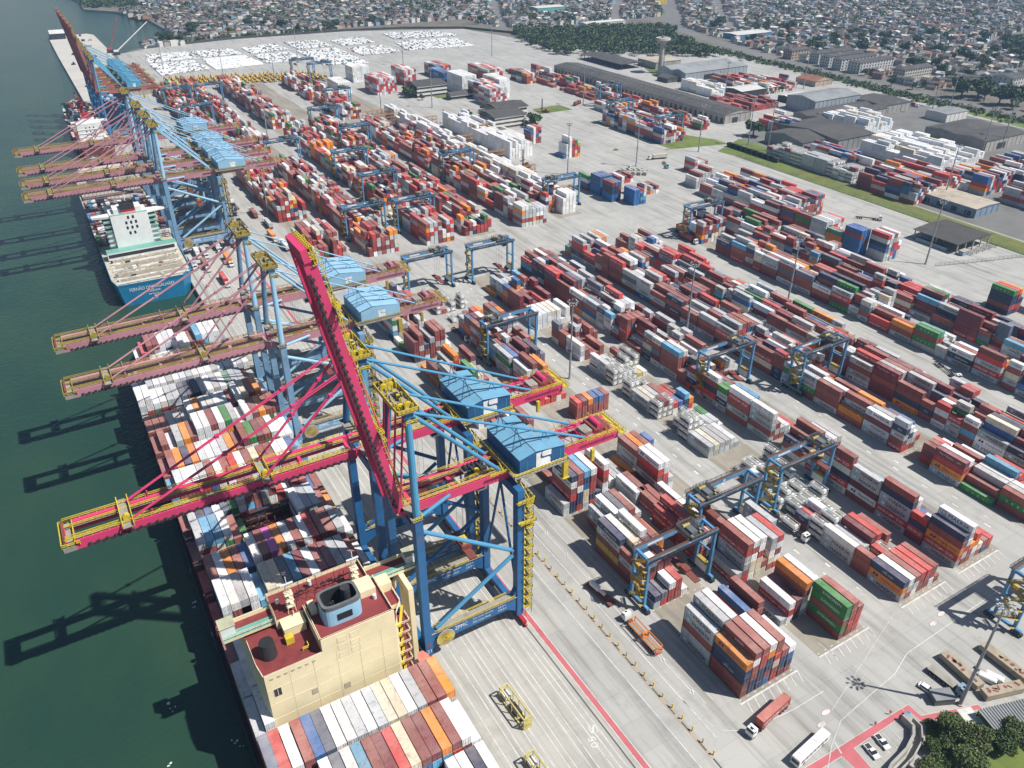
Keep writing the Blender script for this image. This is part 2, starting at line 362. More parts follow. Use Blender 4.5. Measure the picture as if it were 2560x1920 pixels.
H('h', 411, 283, 40, ['uuuubu','uuubuu','uubuuu']); H('h', 418.5, 270, 40, ['ggungr','gwgwgw','grurgb','uurrgw','ggrw'])
H('h', 411, 296, 40, ['boot','bokb','bgg','bc']); H('h', 411, 309, 40, ['gwggg','rwrwg','grgrw','wgwrg','rgrwg','grwgr'])
H('h', 411, 321.6, 40, ['bEbEb','mbbrn','bbnb','bb','r']); H('h', 411, 334.5, 40, ['unrub','ubrm','bbrw','rnbr','bbr'])
fill('h', 409, 16, 347, 432, 3.8, .9, 'blocks', gap=.05, p20=0); H('h', 440, 462, 40, ['rgrg','ggw','nug','wgg','bnb']); fill('h', 415, 6, 432, 446, 3.4, .8, 'blocks', gap=0)
# beyond the cross road
fill('i', 126, 7, 444, 500, 2.6, 1.1, 'far', gap=.1); H('i', 126, 520, 40, ['brbg','mrbgrb','rwbrwb','nruyrwc','bgnry','wg','bgbr'])
fill('i', 126, 7, 533, 640, 3.2, 1.1, 'far'); fill('i', 126, 7, 690, 1000, 3.2, 1., 'far', gap=.06)
fill('i', 156, 7, 434, 640, 3.8, 1., 'far', gap=.04); fill('i', 156, 5, 690, 1000, 3.4, 1., 'far', gap=.06)
fill('j', 194, 7, 433, 742, 3.4, 1., 'far', gap=.04); fill('j', 194, 4, 766, 985, 4.3, .8, 'far', gap=0, p20=.15); fill('j', 205, 4, 766, 985, 3.0, 1., 'far', gap=.1)
fill('k', 222.5, 7, 435, 750, 3.2, 1., 'far', gap=.05)
fill('l', 262, 7, 430, 720, 3.4, 1., 'far', gap=.04); fill('l', 262, 7, 765, 975, 3.0, 1.1, 'far', gap=.1)
fill('l', 290, 3, 445, 700, 2.6, 1., 'far', gap=.1); fill('m', 299, 4, 437, 760, 4.2, .7, 'reefer', gap=.03, p20=0)
fill('m', 335, 8, 570, 700, 3.6, .8, 'reefer', gap=.05, p20=0)
H('m', 374, 600, 40, ['ubbu','wwwww','bburb','bbgnr']); H('m', 374, 548, 40, ['u','wwww','wwwwww','brrmr','ogrbG','orby'])
H('m', 343, 470, 40, ['buwG','br','bm']); H('m', 344, 456, 40, ['uuuuu','uuuru','uuuuu','uubuu']); H('m', 343, 440, 40, ['uunnm','nunnk','bumbu'])
H('m', 352, 426, 40, ['uuuu','uuuu','usu','us']); fill('m', 364, 8, 440, 452, 1.4, .4, 'far', gap=0, p20=.9); fill('m', 372, 5, 470, 484, 1.6, .6, 'far', gap=0)
fill('n', 472, 9, 541, 640, 4.0, .9, 'blocks', gap=0); fill('n', 500, 5, 556, 700, 2.2, 1, 'far', gap=.1); fill('n', 535, 4, 560, 860, 2.0, .8, 'far', gap=.1); fill('n', 520, 2, 600, 900, 1.3, .5, 'brown', gap=.1)
# tall blocks of empties and reefers round the terminal offices
def tower(blk, x, y, rows, deep, h, pal):
    for j in range(deep):
        for i in range(rows): stack(blk, x+i*2.55, y+j*12.4, 12.19, ''.join(rnd.choice(PAL[pal]) for _ in range(h)), i+1)
tower('o', 334, 852, 9, 3, 6, 'mix'); tower('o', 336, 930, 8, 2, 6, 'reefer'); tower('o', 380, 884, 6, 3, 6, 'mix'); tower('o', 412, 848, 5, 3, 6, 'blue'); tower('o', 414, 806, 7, 3, 7, 'reefer')
tower('o', 418, 776, 8, 2, 6, 'blocks'); tower('o', 414, 745, 8, 2, 6, 'mix'); tower('o', 440, 770, 5, 3, 7, 'reefer'); tower('o', 300, 880, 6, 3, 4, 'reefer'); tower('o', 430, 900, 7, 3, 5, 'blocks')
tower('o', 470, 850, 8, 4, 5, 'far'); tower('o', 505, 820, 5, 3, 4, 'far')
# the terminal beyond the railway
fill('p', 526, 5, 382, 480, 3.5, .5, 'tank', gap=0); fill('p', 545, 6, 385, 450, 3.6, 1., 'blocks', gap=.1); fill('p', 524, 8, 326, 378, 3.4, .8, 'blocks', gap=0)
fill('p', 553, 10, 330, 382, 3.6, 1., 'far', gap=.1); fill('p', 585, 12, 250, 355, 3.8, .7, 'blocks', gap=.05, p20=0); fill('p', 600, 20, 360, 445, 3.6, .8, 'reefer', gap=.05, p20=0)
fill('p', 650, 14, 470, 520, 3.4, .8, 'reefer', gap=.05, p20=0); fill('p', 620, 26, 270, 350, 3.3, .8, 'blocks', gap=.1, p20=0)
fill('p', 612, 20, 590, 640, 1.6, .6, 'brown', gap=.1, p20=0); fill('p', 640, 12, 660, 720, 1.8, .8, 'reefer', gap=.1, p20=0); fill('p', 590, 8, 505, 545, 3, 1, 'blocks', gap=.1); fill('p', 700, 18, 640, 735, 1.6, .7, 'far', gap=.2, p20=0)
fill('p', 700, 16, 225, 350, 3.2, .9, 'blocks', gap=.1, p20=0)
# aboard the near ship: columns from the water side
SZ = 9.0
def bay(y, tops, h, L=12.19, x0=6.9, pitch=2.6, blk='ship'):
    for i, c in enumerate(tops):
        if c == ' ': continue
        n = h[i] if isinstance(h, (list, tuple)) else h
        if isinstance(h, str): n = int(h[i])
        if n <= 0: continue
        cs = ''.join(rnd.choice(PAL['ship']) for _ in range(n-1)) + c
        stack(blk, x0+i*pitch, y, L, cs, i+1, SZ, mark=False)
bay(92, 'kwcmwwbwcbgwcwwwnw', '111111122222223333')
bay(105, 'kwcmwkwsbmrcbmobww', '222344444444444443')
bay(118.2, 'krwbukwwgwgccwgbbor'[:18], '444444444444444444')
for y_ in (132.5, 145.2): bay(y_, 'gw', '34')
bay(160, 'bwgwwggbwwwwwgwbwo', '233333344444443322'); bay(175, 'rwwgwsccksmwmmggbw', '144443444444444432'); bay(190, 'rbwobuwbpowbwrbbgw', '133333444444444443')
bay(204.7, 'bgsswbG      wggbo', '144443200000044432'); bay(219.5, 'bgnuwkGgbbgbrwmbub', '233333344444334422'); bay(234.5, 'swwwgbwbrwbcbbwwus', '344444444444444443')
bay(252, 'bbonowwwgobbGmbwww', '233333333334444433'); bay(268, 'bbwgobwwmwGgwwbobb', '232333444444344444'); bay(283.5, 'bbbgggwoggwwmwcbow', '222222333333344443')
bay(299, 'wwwwggknngwgwtggbg', '443333333333333322'); bay(314, 'wggwwgwwgwwwgwwwgw', '223333333333333333'); bay(329, 'wwbmwwwwwrwwwbwwsk', '123333333222222222')
bay(344, '  wrbmwwwwwbswwwk ', '002344444333444420')
for y, a, b in ((452, 1, 15), (512, 1, 15), (526, 0, 15), (541, 0, 16), (557, 2, 14), (575, 2, 14)):
    if y > 500: bay(y, ''.join(rnd.choice(PAL['ship']) for _ in range(16)), [rnd.choice((0, 1, 1, 2)) if y > 512 else rnd.choice((1, 1, 2)) for _ in range(16)], x0=15.5, pitch=2.6, blk='ship2')
bay(785, 'bGtrw gbr', '222310232', x0=30, blk='ship3'); bay(850, 'tbgwrbtgr', '233333322', x0=30, blk='ship3'); bay(900, 'tGrbgbrrw', '222232322', x0=30, blk='ship3')

# ------ which boxes have a face in the open, and how large each shows
key = {}
for k, r in enumerate(CONT): r['i'] = k; r['h'] = TH-.07
bv, bf = [], []
for r in CONT:
    o = len(bv); a, b, c = 1.2, r['L']/2-.02, r['h']
    bv += [(r['x']+i*a, r['y']+j*b, r['z']+k*c+.02) for k in (0, 1) for i, j in ((-1,-1),(1,-1),(1,1),(-1,1))]
    bf += [[v+o for v in f] for f in ((3,2,1,0),(4,5,6,7),(0,1,5,4),(1,2,6,5),(2,3,7,6),(3,0,4,7))]
o = len(bv); bv += [(11,133,9),(53,133,9),(53,156,9),(11,156,9),(11,133,34),(53,133,34),(53,156,36),(11,156,36)]
bf += [[v+o for v in f] for f in ((4,5,6,7),(0,1,5,4),(1,2,6,5),(2,3,7,6),(3,0,4,7))]
BV = BVHTree.FromPolygons(bv, bf)
camv = cam.location.copy()
def open_to(p, q):
    d = q-p; L_ = d.length; d.normalize(); return BV.ray_cast(p+d*.03, d, L_)[0] is None
for r in CONT:
    X, Y, Z, L, h = r['x'], r['y'], r['z'], r['L'], r['h']; vis = 0.; side = 0; end = 0
    if in_frame((X, Y, Z), 40):
        dist = (Vector((X, Y, Z))-camv).length; dv = (camv-Vector((X, Y, Z)))/dist
        for nm, nv, area, pts in (('t', (0,0,1), 2.44*L, [(X, Y+f*L, Z+h+.03) for f in (-.4, 0, .4)]), ('s', (-1,0,0), h*L, [(X-1.25, Y+f*L, Z+g*h) for f in (-.4, 0, .4) for g in (.3, .8)]),
                                  ('e', (0,-1,0), 2.44*h, [(X+f, Y-L/2-.03, Z+g*h) for f in (-.6, .6) for g in (.3, .8)])):
            k = dv.dot(Vector(nv))
            if k <= 0: continue
            sh = sum(1 for p in pts if open_to(Vector(p), camv))/len(pts); vis += sh*area*k/dist**2
            if nm == 's': side = sh
            if nm == 'e': end = sh
    r['vis'] = vis; r['side'] = side; r['end'] = end; r['out'] = not in_frame((X, Y, Z+1.4), 10)
boxes = [r for r in CONT if r['c'] != 'T']; tanks = [r for r in CONT if r['c'] == 'T']
boxes.sort(key=lambda r: -r['vis'] if not r['out'] else 0); ONE = [r for r in boxes[:300] if r['vis'] > 0]; REST = boxes[300:]
tanks.sort(key=lambda r: -r['vis'] if not r['out'] else 0); TANK1 = tanks[:190]; TREST = tanks[190:]

# ------ meshes of one box (shared by every copy)
def box_mesh(L, name):
    m = MB(); a, b, h = 1.219, L/2, TH-.07; K = 'container_paint'
    for sx in (-1, 1):                                             # corrugated long sides
        n = int((L-.5)/.28); ys = []
        for i in range(n):
            y = -b+.25+i*(L-.5)/n; st = (L-.5)/n; ys += [(y, 0), (y+st*.3, 0), (y+st*.5, .045), (y+st*.8, .045)]
        ys.append((b-.25, 0)); vs = []
        for y, d in ys: vs += [(sx*(a-.03-d), y, .16), (sx*(a-.03-d), y, h-.12)]
        m.add(vs, [(2*i, 2*i+1, 2*i+3, 2*i+2) if sx < 0 else (2*i+2, 2*i+3, 2*i+1, 2*i) for i in range(len(ys)-1)], K)
        m.box(sx*a-.06 if sx > 0 else -a, -b+.16, h-.13, a if sx > 0 else -a+.06, b-.16, h-.01, K); m.box(sx*a-.06 if sx > 0 else -a, -b+.16, .02, a if sx > 0 else -a+.06, b-.16, .17, K)
    m.box(-a+.05, -b+.05, h-.09, a-.05, b-.05, h-.05, K); m.box(-a+.05, -b+.05, .1, a-.05, b-.05, .14, K)
    for i in range(1, int(L/1.2)): m.box(-a+.07, -b+i*1.2-.05, h-.05, a-.07, -b+i*1.2+.05, h-.025, K)   # roof bows
    for sy in (-1, 1):
        y0, y1 = (-b, -b+.16) if sy < 0 else (b-.16, b)
        for sx in (-1, 1):
            m.box(min(sx*a, sx*(a-.16)), y0, 0, max(sx*a, sx*(a-.16)), y1, h+.01, K)
            m.box(min(sx*a, sx*(a-.18))-.01, y0-.01, h-.11, max(sx*a, sx*(a-.18))+.01, y1+.01, h+.03, K)
        m.box(-a+.16, y0, h-.14, a-.16, y1, h-.005, K); m.box(-a+.16, y0, .01, a-.16, y1, .15, K)
    for i in range(8): m.box(-a+.16+i*.27, b-.1-.03*(i % 2), .15, -a+.16+(i+1)*.27+.005, b-.07-.03*(i % 2), h-.14, K)
    m.box(-a+.17, -b+.11, .15, a-.17, -b+.13, h-.14, K)
    return m.mesh(name)
def door_mesh():
    m = MB(); h = TH-.07; K = 'container_paint'
    m.box(-.52, -.03, .16, .52, .03, h-.15, K)
    for x in (-.33, .12):
        m.tube((x, -.07, .12), (x, -.07, h-.1), .035, 'grey_steel', 5); m.box(x-.02, -.09, 1.0, x+.28, -.06, 1.06, 'grey_steel')
    for z in (.3, .9, 1.6, 2.3): m.box(-.56, -.05, z, -.46, -.02, z+.1, K)
    return m.mesh('door')
def writing(mb, kind, L, at=(0, 0, 0)):
    """The line's writing on the quay side of one box; u runs from its far end to its near end."""
    o = (at[0]-1.262, at[1]+L/2, at[2]); ux, uy = (0,-1,0), (0,0,1); big = L > 8
    def P(u, v): return (o[0], o[1]-u, o[2]+v)
    def T(s, m, u0, u1, v0, v1, **k): fit_text(mb, s, m, P(u0*L, v0), ux, uy, (u1-u0)*L, v1-v0, **k)
    if kind in ('MAERSK', 'MAERSKW'):
        u = .1*L if big else .07*L; q = 1.5 if big else 1.25
        putpoly(mb, [(u, .72), (u+q, .72), (u+q, .72+q), (u, .72+q)], 'logo_blue', o, ux, uy)
        putpoly(mb, star2d(u+q/2, .72+q/2, q*.46), 'letter_white', o, ux, uy, lift=.008)
        T('MAERSK', 'letter_dark', .31 if big else .34, .92, .75 if big else .9, 2.05 if big else 1.85)
    elif kind in ('HS', 'HSW'):
        m = 'letter_white' if kind == 'HS' else 'letter_dark'
        T('HAMBURG', m, .06, .47, .8, 1.95); T('SÜD', m, .67, .9, .8, 2.1)
        for pts in ([(.47, .95), (.55, 1.35), (.50, 1.85), (.66, 1.42)], [(.55, 1.35), (.47, .95), (.66, 1.42)]):
            putpoly(mb, [(a*L, b) for a, b in pts][:3], m, o, ux, uy)
        putpoly(mb, [(.48*L, 1.9), (.54*L, 1.42), (.66*L, 1.4), (.56*L, 1.55)], m, o, ux, uy)
    elif kind == 'HAPAG':
        for d in (0, .09): putpoly(mb, [((.13+d)*L, .8), ((.17+d)*L, .8), ((.20+d)*L, 1.25), ((.20+d)*L, 1.95), ((.16+d)*L, 1.95), ((.13+d)*L, 1.4)], 'letter_blue', o, ux, uy)
        T('Hapag-Lloyd', 'letter_blue', .38, .92, .75, 1.85)
    elif kind == 'UASC':
        for i, ch in enumerate('UASC'): T(ch, 'letter_white', .22+i*.17, .28+i*.17, .95, 1.75)
    elif kind == 'EVER': T('EVERGREEN', 'letter_white', .30, .84, .95, 1.95)
    elif kind == 'CMA':
        T('CMA CGM', 'letter_white', .36, .68, .95, 1.6)
        putpoly(mb, [(.40*L, 1.75), (.46*L, 2.05), (.53*L, 2.1), (.47*L, 1.97)], 'letter_white', o, ux, uy)
    elif kind == 'SAF':
        T('Safmarine', 'letter_white', .30, .84, .8, 1.9, shear=.4); putpoly(mb, star2d(.18*L, 1.4, .4, 5), 'logo_blue', o, ux, uy)
    elif kind == 'SEVEN': T('The 7 Factor', 'letter_white', .14, .62, 1.0, 1.8); T('HMM', 'letter_white', .74, .86, 1.0, 1.6)
    else: T({'MSC': 'MSC', 'APL': 'APL', 'HMM': 'HMM', 'ONE': 'ONE', 'CHINA': 'CHINA SHIPPING'}[kind], 'letter_white', .38 if kind != 'CHINA' else .25, .62 if kind != 'CHINA' else .75, .85, 1.85)
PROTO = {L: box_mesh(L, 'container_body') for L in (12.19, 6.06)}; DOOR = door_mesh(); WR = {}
SHORTB = {'a': 'front block', 'b': 'tank block', 'c': 'second block', 'd': 'third block', 'e': 'fourth block', 'f': 'fifth block', 'g': 'sixth block', 'h': 'tall block'}
Y0B = {}
for r in CONT: Y0B[r['blk']] = min(Y0B.get(r['blk'], 9e9), r['yn'])
SHIPBAYS = [92, 105, 118.2, 160, 175, 190, 204.7, 219.5, 234.5, 252, 268, 283.5, 299, 314, 329, 344]
def box_label(r):
    size = 'short ' if r['L'] < 8 and r['blk'] != 'ship' else ''
    d = r['n']-1-r['t']; tier = 'topmost' if d == 0 else ordn(d+1)+' from top'
    if r['blk'] in ('ship', 'ship2', 'ship3'):
        k = SHIPBAYS.index(r['yn']) if r['yn'] in SHIPBAYS else 0
        where = (ordn(3-k)+' bay nearer') if k < 3 else (ordn(k-2)+' bay beyond bridge')
        return f"{r['word']} container aboard near ship, {tier}, {ordn(r['row'])} column from water, {where}"
    slot = int(round((r['yn']-Y0B[r['blk']])/6.25))+1
    return f"{size}{r['word']} container, {tier}, {ordn(r['row'])} row from quay, {ordn(slot)} slot, {SHORTB.get(r['blk'], 'far block')}"
seenl = {}
for r in ONE:
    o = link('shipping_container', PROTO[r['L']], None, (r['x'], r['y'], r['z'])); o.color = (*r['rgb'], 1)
    lb = box_label(r)
    if lb in seenl: lb += ', inland twin'
    seenl[lb] = 1
    tag(o, lb, 'container', 'containers aboard the near ship' if r['blk'] == 'ship' else 'containers stacked in the yard')
    if r['end'] > 0:
        for sx in (-.53, .53):
            d = link('door', DOOR, o, (sx, -r['L']/2+.06, 0)); d.color = (*r['rgb'], 1)
            if sx > 0: d.rotation_euler = (0, 0, 0); d.scale = (-1, 1, 1)
    if r['br'] and r['side'] > .15 and r['blk'] != 'ship':
        k = (r['br'], r['L'])
        if k not in WR: m = MB(); writing(m, *k); WR[k] = m.mesh('lettering')
        link('lettering', WR[k], o)
# ------ every further box: one countless mass
mb = MB(); tx = MB(); K = 'container_paint_far'
for r in REST:
    if r['vis'] <= 0 and not (r['t'] == r['n']-1): continue
    X, Y, Z, b, h = r['x'], r['y'], r['z'], r['L']/2, r['h']
    near = (Vector((X, Y, Z))-camv).length < 420
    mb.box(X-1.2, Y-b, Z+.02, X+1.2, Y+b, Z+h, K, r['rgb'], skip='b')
    if near:
        mb.box(X-.06, Y-b-.03, Z+.2, X+.06, Y-b, Z+h-.15, K, tuple(v*.6 for v in r['rgb']), skip='bn')
        for x in (-.7, .5): mb.box(X+x, Y-b-.05, Z+.15, X+x+.07, Y-b, Z+h-.1, K, (.35,.35,.35), skip='btn')
    if r['br'] and r['side'] > .1 and r['vis'] > 0 and (Vector((X, Y, Z))-camv).length < 520: writing(tx, r['br'], r['L'], (X+.02, Y, Z))
far = mb.build('container_stacks'); tag(far, 'stacked shipping containers of every colour filling the yard and the ships', 'containers', kind='stuff')
tag(tx.build('lettering', far), kind='stuff')
# ------ tank containers
def tank_parts():
    f = MB(); b = 3.03; h = 2.6
    for sx in (-1, 1):
        for sy in (-1, 1): f.box(sx*1.2-.07, sy*b-.07*1, 0, sx*1.2+.07, sy*b+.07, h, 'tank_frame')
        for z in (.06, h-.06): f.beam((sx*1.2, -b, z), (sx*1.2, b, z), .1, .1, 'tank_frame')
        f.beam((sx*1.2, -b, .1), (sx*1.2, -b+1.2, h-.1), .07, .07, 'tank_frame'); f.beam((sx*1.2, b, .1), (sx*1.2, b-1.2, h-.1), .07, .07, 'tank_frame')
    for sy in (-1, 1):
        for z in (.06, h-.06): f.beam((-1.2, sy*b, z), (1.2, sy*b, z), .12, .12, 'tank_frame')
    c = MB(); c.tube((0, -b+.35, 1.32), (0, b-.35, 1.32), 1.12, 'tank_white', 16)
    for sy in (-1, 1): c.tube((0, sy*(b-.35), 1.32), (0, sy*(b-.08), 1.32), 1.12, 'tank_white', 16, .75)
    c.box(-.45, -2.2, 2.42, .45, 2.2, 2.5, 'deck_grey'); c.tube((0, .3, 2.45), (0, .3, 2.62), .3, 'grey_steel', 8); c.box(-.35, -1.4, 2.5, .35, -.9, 2.56, 'white_paint')
    f.box(-1.12, -2.95, .04, 1.12, 2.95, .16, 'dark_steel')  # added dark plate, stands in for the shaded gap between tiers
    c.box(-1.14, -.9, 1.1, -1.1, .1, 1.5, 'orange_paint')
    return f.mesh('frame'), c.mesh('tank')
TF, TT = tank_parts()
cnt = {}
for r in TANK1:
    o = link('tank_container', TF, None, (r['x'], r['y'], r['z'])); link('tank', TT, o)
    d = r['n']-1-r['t']; slot = int(round((r['yn']-Y0B[r['blk']])/6.25))+1
    tag(o, f"white tank container, {'topmost' if d == 0 else ordn(d+1)+' from top'}, {ordn(r['row'])} row, {ordn(slot)} slot, {SHORTB.get(r['blk'], 'block beyond railway')}", 'tank container', 'tank containers stacked in the yard')
m = MB()
for r in TREST:
    m.tube((r['x'], r['y']-2.9, r['z']+1.32), (r['x'], r['y']+2.9, r['z']+1.32), 1.15, 'tank_white', 8); m.box(r['x']-1.2, r['y']-3, r['z'], r['x']+1.2, r['y']+3, r['z']+.12, 'tank_frame')
if TREST: tag(m.build('tank_container_stacks'), 'stacked white tank containers far beyond the railway', 'tank containers', kind='stuff')
# ------------------------------------------------------------------ quay cranes
WX = 57.9                                                      # waterside rail
def emblem(mb, o, ux, uy, w, m='letter_white'):
    """The white square mark with its S-shaped cut, as on the machine houses."""
    for q in ([(0,0),(.95,0),(.95,.36),(.92,.45),(.84,.51),(.62,.53),(.40,.53),(.30,.58),(.27,.68),(.30,.84),(.36,1),(0,1)], [(.42,1),(.38,.84),(.38,.74),(.42,.67),(.52,.64),(.85,.63),(1,.60),(1,1)]): putpoly(mb, [(x*w, y*w) for x, y in q], m, o, ux, uy)
def crane(y0, gz, tip, raised, V, label, num, apexh=32.5, rs=1., group='ship to shore cranes along the quay', ang=79.):
    B, BL, P, Y = V; G, SY = 30.5, 10.25; gt = gz+2.8
    c = thing('quay_crane', label, 'crane', (WX, y0, 0), 0, group)
    for x in (0, G):
        for sy in (-1, 1):
            m = MB(); y = sy*SY; top = gt+.6 if x == 0 else gz+.2
            m.box(x-1.1, y-1.3, 2.2, x+1.1, y+1.3, top, B)
            for d in (-1, 1):                                      # flared knees where the portal beam meets the leg
                if (d > 0) == (x == 0): m.add([(x+d*1.1, y-.9, 4.2), (x+d*1.1, y+.9, 4.2), (x+d*4.2, y-.9, 6.1), (x+d*4.2, y+.9, 6.1), (x+d*1.1, y-.9, 13.5), (x+d*1.1, y+.9, 13.5), (x+d*2.6, y-.9, 10.2), (x+d*2.6, y+.9, 10.2)],
                                                   [(0,1,3,2), (0,2,6,4), (1,5,7,3), (6,7,5,4)], B)
            leg = m.build('leg', c)
            if x == 0 and sy < 0:
                t = MB(); fit_text(t, num, 'letter_white', (-.62, y-1.312, 3.6), (1,0,0), (0,0,1), 1.3, 1.3); t.box(-.5, y-1.33, 6.4, .5, y-1.31, 7.1, 'red_paint'); t.build('lettering', leg)
            if x == G and sy < 0:
                t = MB()
                for z in range(5, int(gz)-2, 4):
                    t.box(x+1.2, y-2.2, z, x+3.6, y+1.6, z+.12, Y); t.rail([(x+1.2, y-2.2, z+.1), (x+3.6, y-2.2, z+.1), (x+3.6, y+1.6, z+.1)], m=Y, post=2)
                    t.beam((x+2.4, y-1.8, z), (x+2.4, y+1.4, z+4), .7, .12, 'dark_steel')
                for a, b in ((1.3, -2), (3.5, -2), (1.3, 1.4), (3.5, 1.4)): t.beam((x+a, y+b, 2), (x+a, y+b, gz-1), .1, .1, 'dark_steel')
                for z in range(3, int(gz)-2, 2): t.beam((x+1.3, y-2, z), (x+3.5, y-2, z+1.6), .06, .06, 'dark_steel'); t.beam((x+3.5, y-2, z), (x+3.5, y+1.4, z+1.6), .06, .06, 'dark_steel')
                t.build('stair_tower', c)
    for sy in (-1, 1):
        m = MB(); y = sy*SY; m.box(1.1, y-.85, 6.2, G-1.1, y+.85, 10.2, B); m.box(1.1, y-1.3, 10.2, G-1.1, y+1.3, 10.3, 'deck_grey')
        m.rail([(3, y-1.25, 10.3), (G-2, y-1.25, 10.3)], m=Y); m.rail([(3, y+1.25, 10.3), (G-2, y+1.25, 10.3)], m=Y)
        pb = m.build('portal_beam', c)
        t = MB()
        fit_text(t, 'SWL Under Spreader', 'letter_white', (14.5, y-.865, 8.4), (1,0,0), (0,0,1), 7, .8); fit_text(t, 'SWL Under Hook', 'letter_white', (14.5, y-.865, 7.1), (1,0,0), (0,0,1), 6, .8)
        fit_text(t, 'ZPMC', 'letter_white', (8.6, y-.865, 7.6), (1,0,0), (0,0,1), 4.2, 1.5); fit_text(t, '65.0 t', 'letter_white', (23, y-.865, 8.5), (1,0,0), (0,0,1), 2.6, .7); fit_text(t, '100.0 t', 'letter_white', (23, y-.865, 7.2), (1,0,0), (0,0,1), 2.8, .7)
        t.build('lettering', pb)
        for a, b in (((.8, gz-1.8), (28.6, 28.6)), ((28.6, 26.8), (3.2, 11.))):
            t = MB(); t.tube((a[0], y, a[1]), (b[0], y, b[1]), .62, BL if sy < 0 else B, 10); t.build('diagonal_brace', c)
    for x in (0, G):
        m = MB(); m.box(x-.9, -SY+1.3, 2.2, x+.9, SY-1.3, 4.2, B); m.build('sill_beam', c)
        m = MB(); m.box(x-.95, -SY+1.3, gz-3.0, x+.95, SY-1.3, gz-.1, B); m.build('upper_cross_beam', c)
        m = MB()
        if x: m.tube((x, -SY+1.3, 12), (x, 0, gz-4), .4, B); m.tube((x, SY-1.3, 12), (x, 0, gz-4), .4, B)
        else: m.tube((x, -SY+1.3, gz-4), (x, -3, gz-3), .3, B); m.tube((x, SY-1.3, gz-4), (x, 3, gz-3), .3, B)
        m.build('cross_brace', c)
        for sy in (-1, 1):
            m = MB(); y = sy*(SY-.5)
            m.box(x-.6, y-4.6, 1.15, x+.6, y+4.6, 2.0, 'red_paint'); m.box(x-.5, y-1.6, 2.0, x+.5, y+1.6, 2.5, B)
            for k in range(8): m.tube((x-.35, y-4.2+k*1.2, .5), (x+.35, y-4.2+k*1.2, .5), .48, 'dark_steel', 10)
            for k in (-4, -1.4, 1.4, 4): m.box(x-.45, y+k-.5, .5, x+.45, y+k+.5, 1.3, 'red_paint')
            m.tube((x-.3, y-5.1, .9), (x+.3, y-5.1, .9), .45, 'red_paint', 8); m.build('bogie', c)
    # girder: twin box beams from the boom hinge to the back reach
    m = MB(); ex = 68.5
    for sy in (-1, 1):
        m.box(-2, sy*4-.6, gz, ex, sy*4+.6, gt, P)
        m.box(-2, sy*3.-.5, gt-.5, ex, sy*3.+.5, gt-.42, 'deck_grey'); m.rail([(-1, sy*4.5, gt), (30, sy*4.5, gt)], m=Y, post=2, r=.07); m.rail([(44, sy*4.5, gt), (ex, sy*4.5, gt)], m=Y, post=2, r=.07); m.rail([(-1, sy*2.5, gt-.45), (30, sy*2.5, gt-.45)], m=Y, post=2, r=.07)
        m.beam((-2, sy*3.1, gz+.4), (ex, sy*3.1, gz+.4), .3, .5, 'rust_red')
    for x in (2, 15, 29, 47, 58, ex-.6): m.box(x-.5, -3.4, gz+.6, x+.5, 3.4, gz+1.6, P)
    g = m.build('girder', c)
    m = MB()
    for k in range(7):
        x = 50+k*2.7; m.beam((x, -5, gt+.2), (x+1.5, 5, gt+1.8), .14, .14, P); m.beam((x, 5, gt+.2), (x+1.5, -5, gt+1.8), .14, .14, P); m.beam((x, -3, gt), (x, -3, gt+2.6), .12, .12, P)
    m.box(61, -3.2, gt, 66, 3.2, gt+1.6, 'rust_red'); m.box(57.5, -2.6, gt+.2, 60.5, 1.5, gt+1.4, 'deck_grey'); m.tube((63, -2.5, gt+2), (63, 2.5, gt+2), .9, P, 10)
    m.box(ex-.2, -6, gt-.6, ex+1.8, 6, gt-.4, Y); m.rail([(ex+1.7, -6, gt-.4), (ex+1.7, 6, gt-.4)], m=Y, post=1.2); m.rail([(ex-4, -6, gt+.4), (ex-4, 6, gt+.4)], m=Y, post=1.2); m.rail([(56, -6.2, gt+.9), (ex, -6.2, gt+.9)], m=Y, post=1.)
    m.box(48, -6.4, gz-6, 49.6, -5.2, gz-.2, Y); m.box(47.6, -6.8, gz-6.2, 50, -4.8, gz-6, Y); m.box(58, -6.2, gz-4, 59, -5.2, gz, Y)
    m.build('back_reach_gear', c)
    # machine house
    m = MB(); hx0, hx1, hx2 = 31.6, 46.2, 41.; h0, h1, hr = gz+3.6, gz+8.4, gz+9.7
    out = [(hx0,-8.9),(hx1,-8.9),(hx1,-1.2),(hx2,-1.2),(hx2,9.6),(hx0,9.6)]
    if V[4:] or raised == 2 or not V[0].startswith('blue_st'): out = [(hx0,-9.6),(hx1+1.5,-9.6),(hx1+1.5,9.6),(hx0,9.6)]
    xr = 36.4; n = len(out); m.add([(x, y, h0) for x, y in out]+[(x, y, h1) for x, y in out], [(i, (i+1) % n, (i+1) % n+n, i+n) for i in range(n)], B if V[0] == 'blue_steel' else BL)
    xe = out[1][0]; ye = out[2][1]; xm = xe if n == 4 else hx2
    def rz(x): return hr-(hr-h1)*(abs(x-xr)/(xr-hx0) if x < xr else abs(x-xr)/(hx1-xr))
    rm = 'roof_blue' if n == 6 else BL
    m.add([(hx0-.3,-9.2,h1),(xr,-9.2,hr),(xr,9.9,hr),(hx0-.3,9.9,h1),(xm+.3,-9.2,rz(xm+.3)),(xm+.3,9.9,rz(xm+.3)),(xe+.3,-9.2,rz(xe)),(xe+.3,-.9,rz(xe)),(xm+.3,-.9,rz(xm+.3))], [(0,1,2,3),(1,4,5,2)]+([(4,6,7,8)] if n == 6 else []), rm)
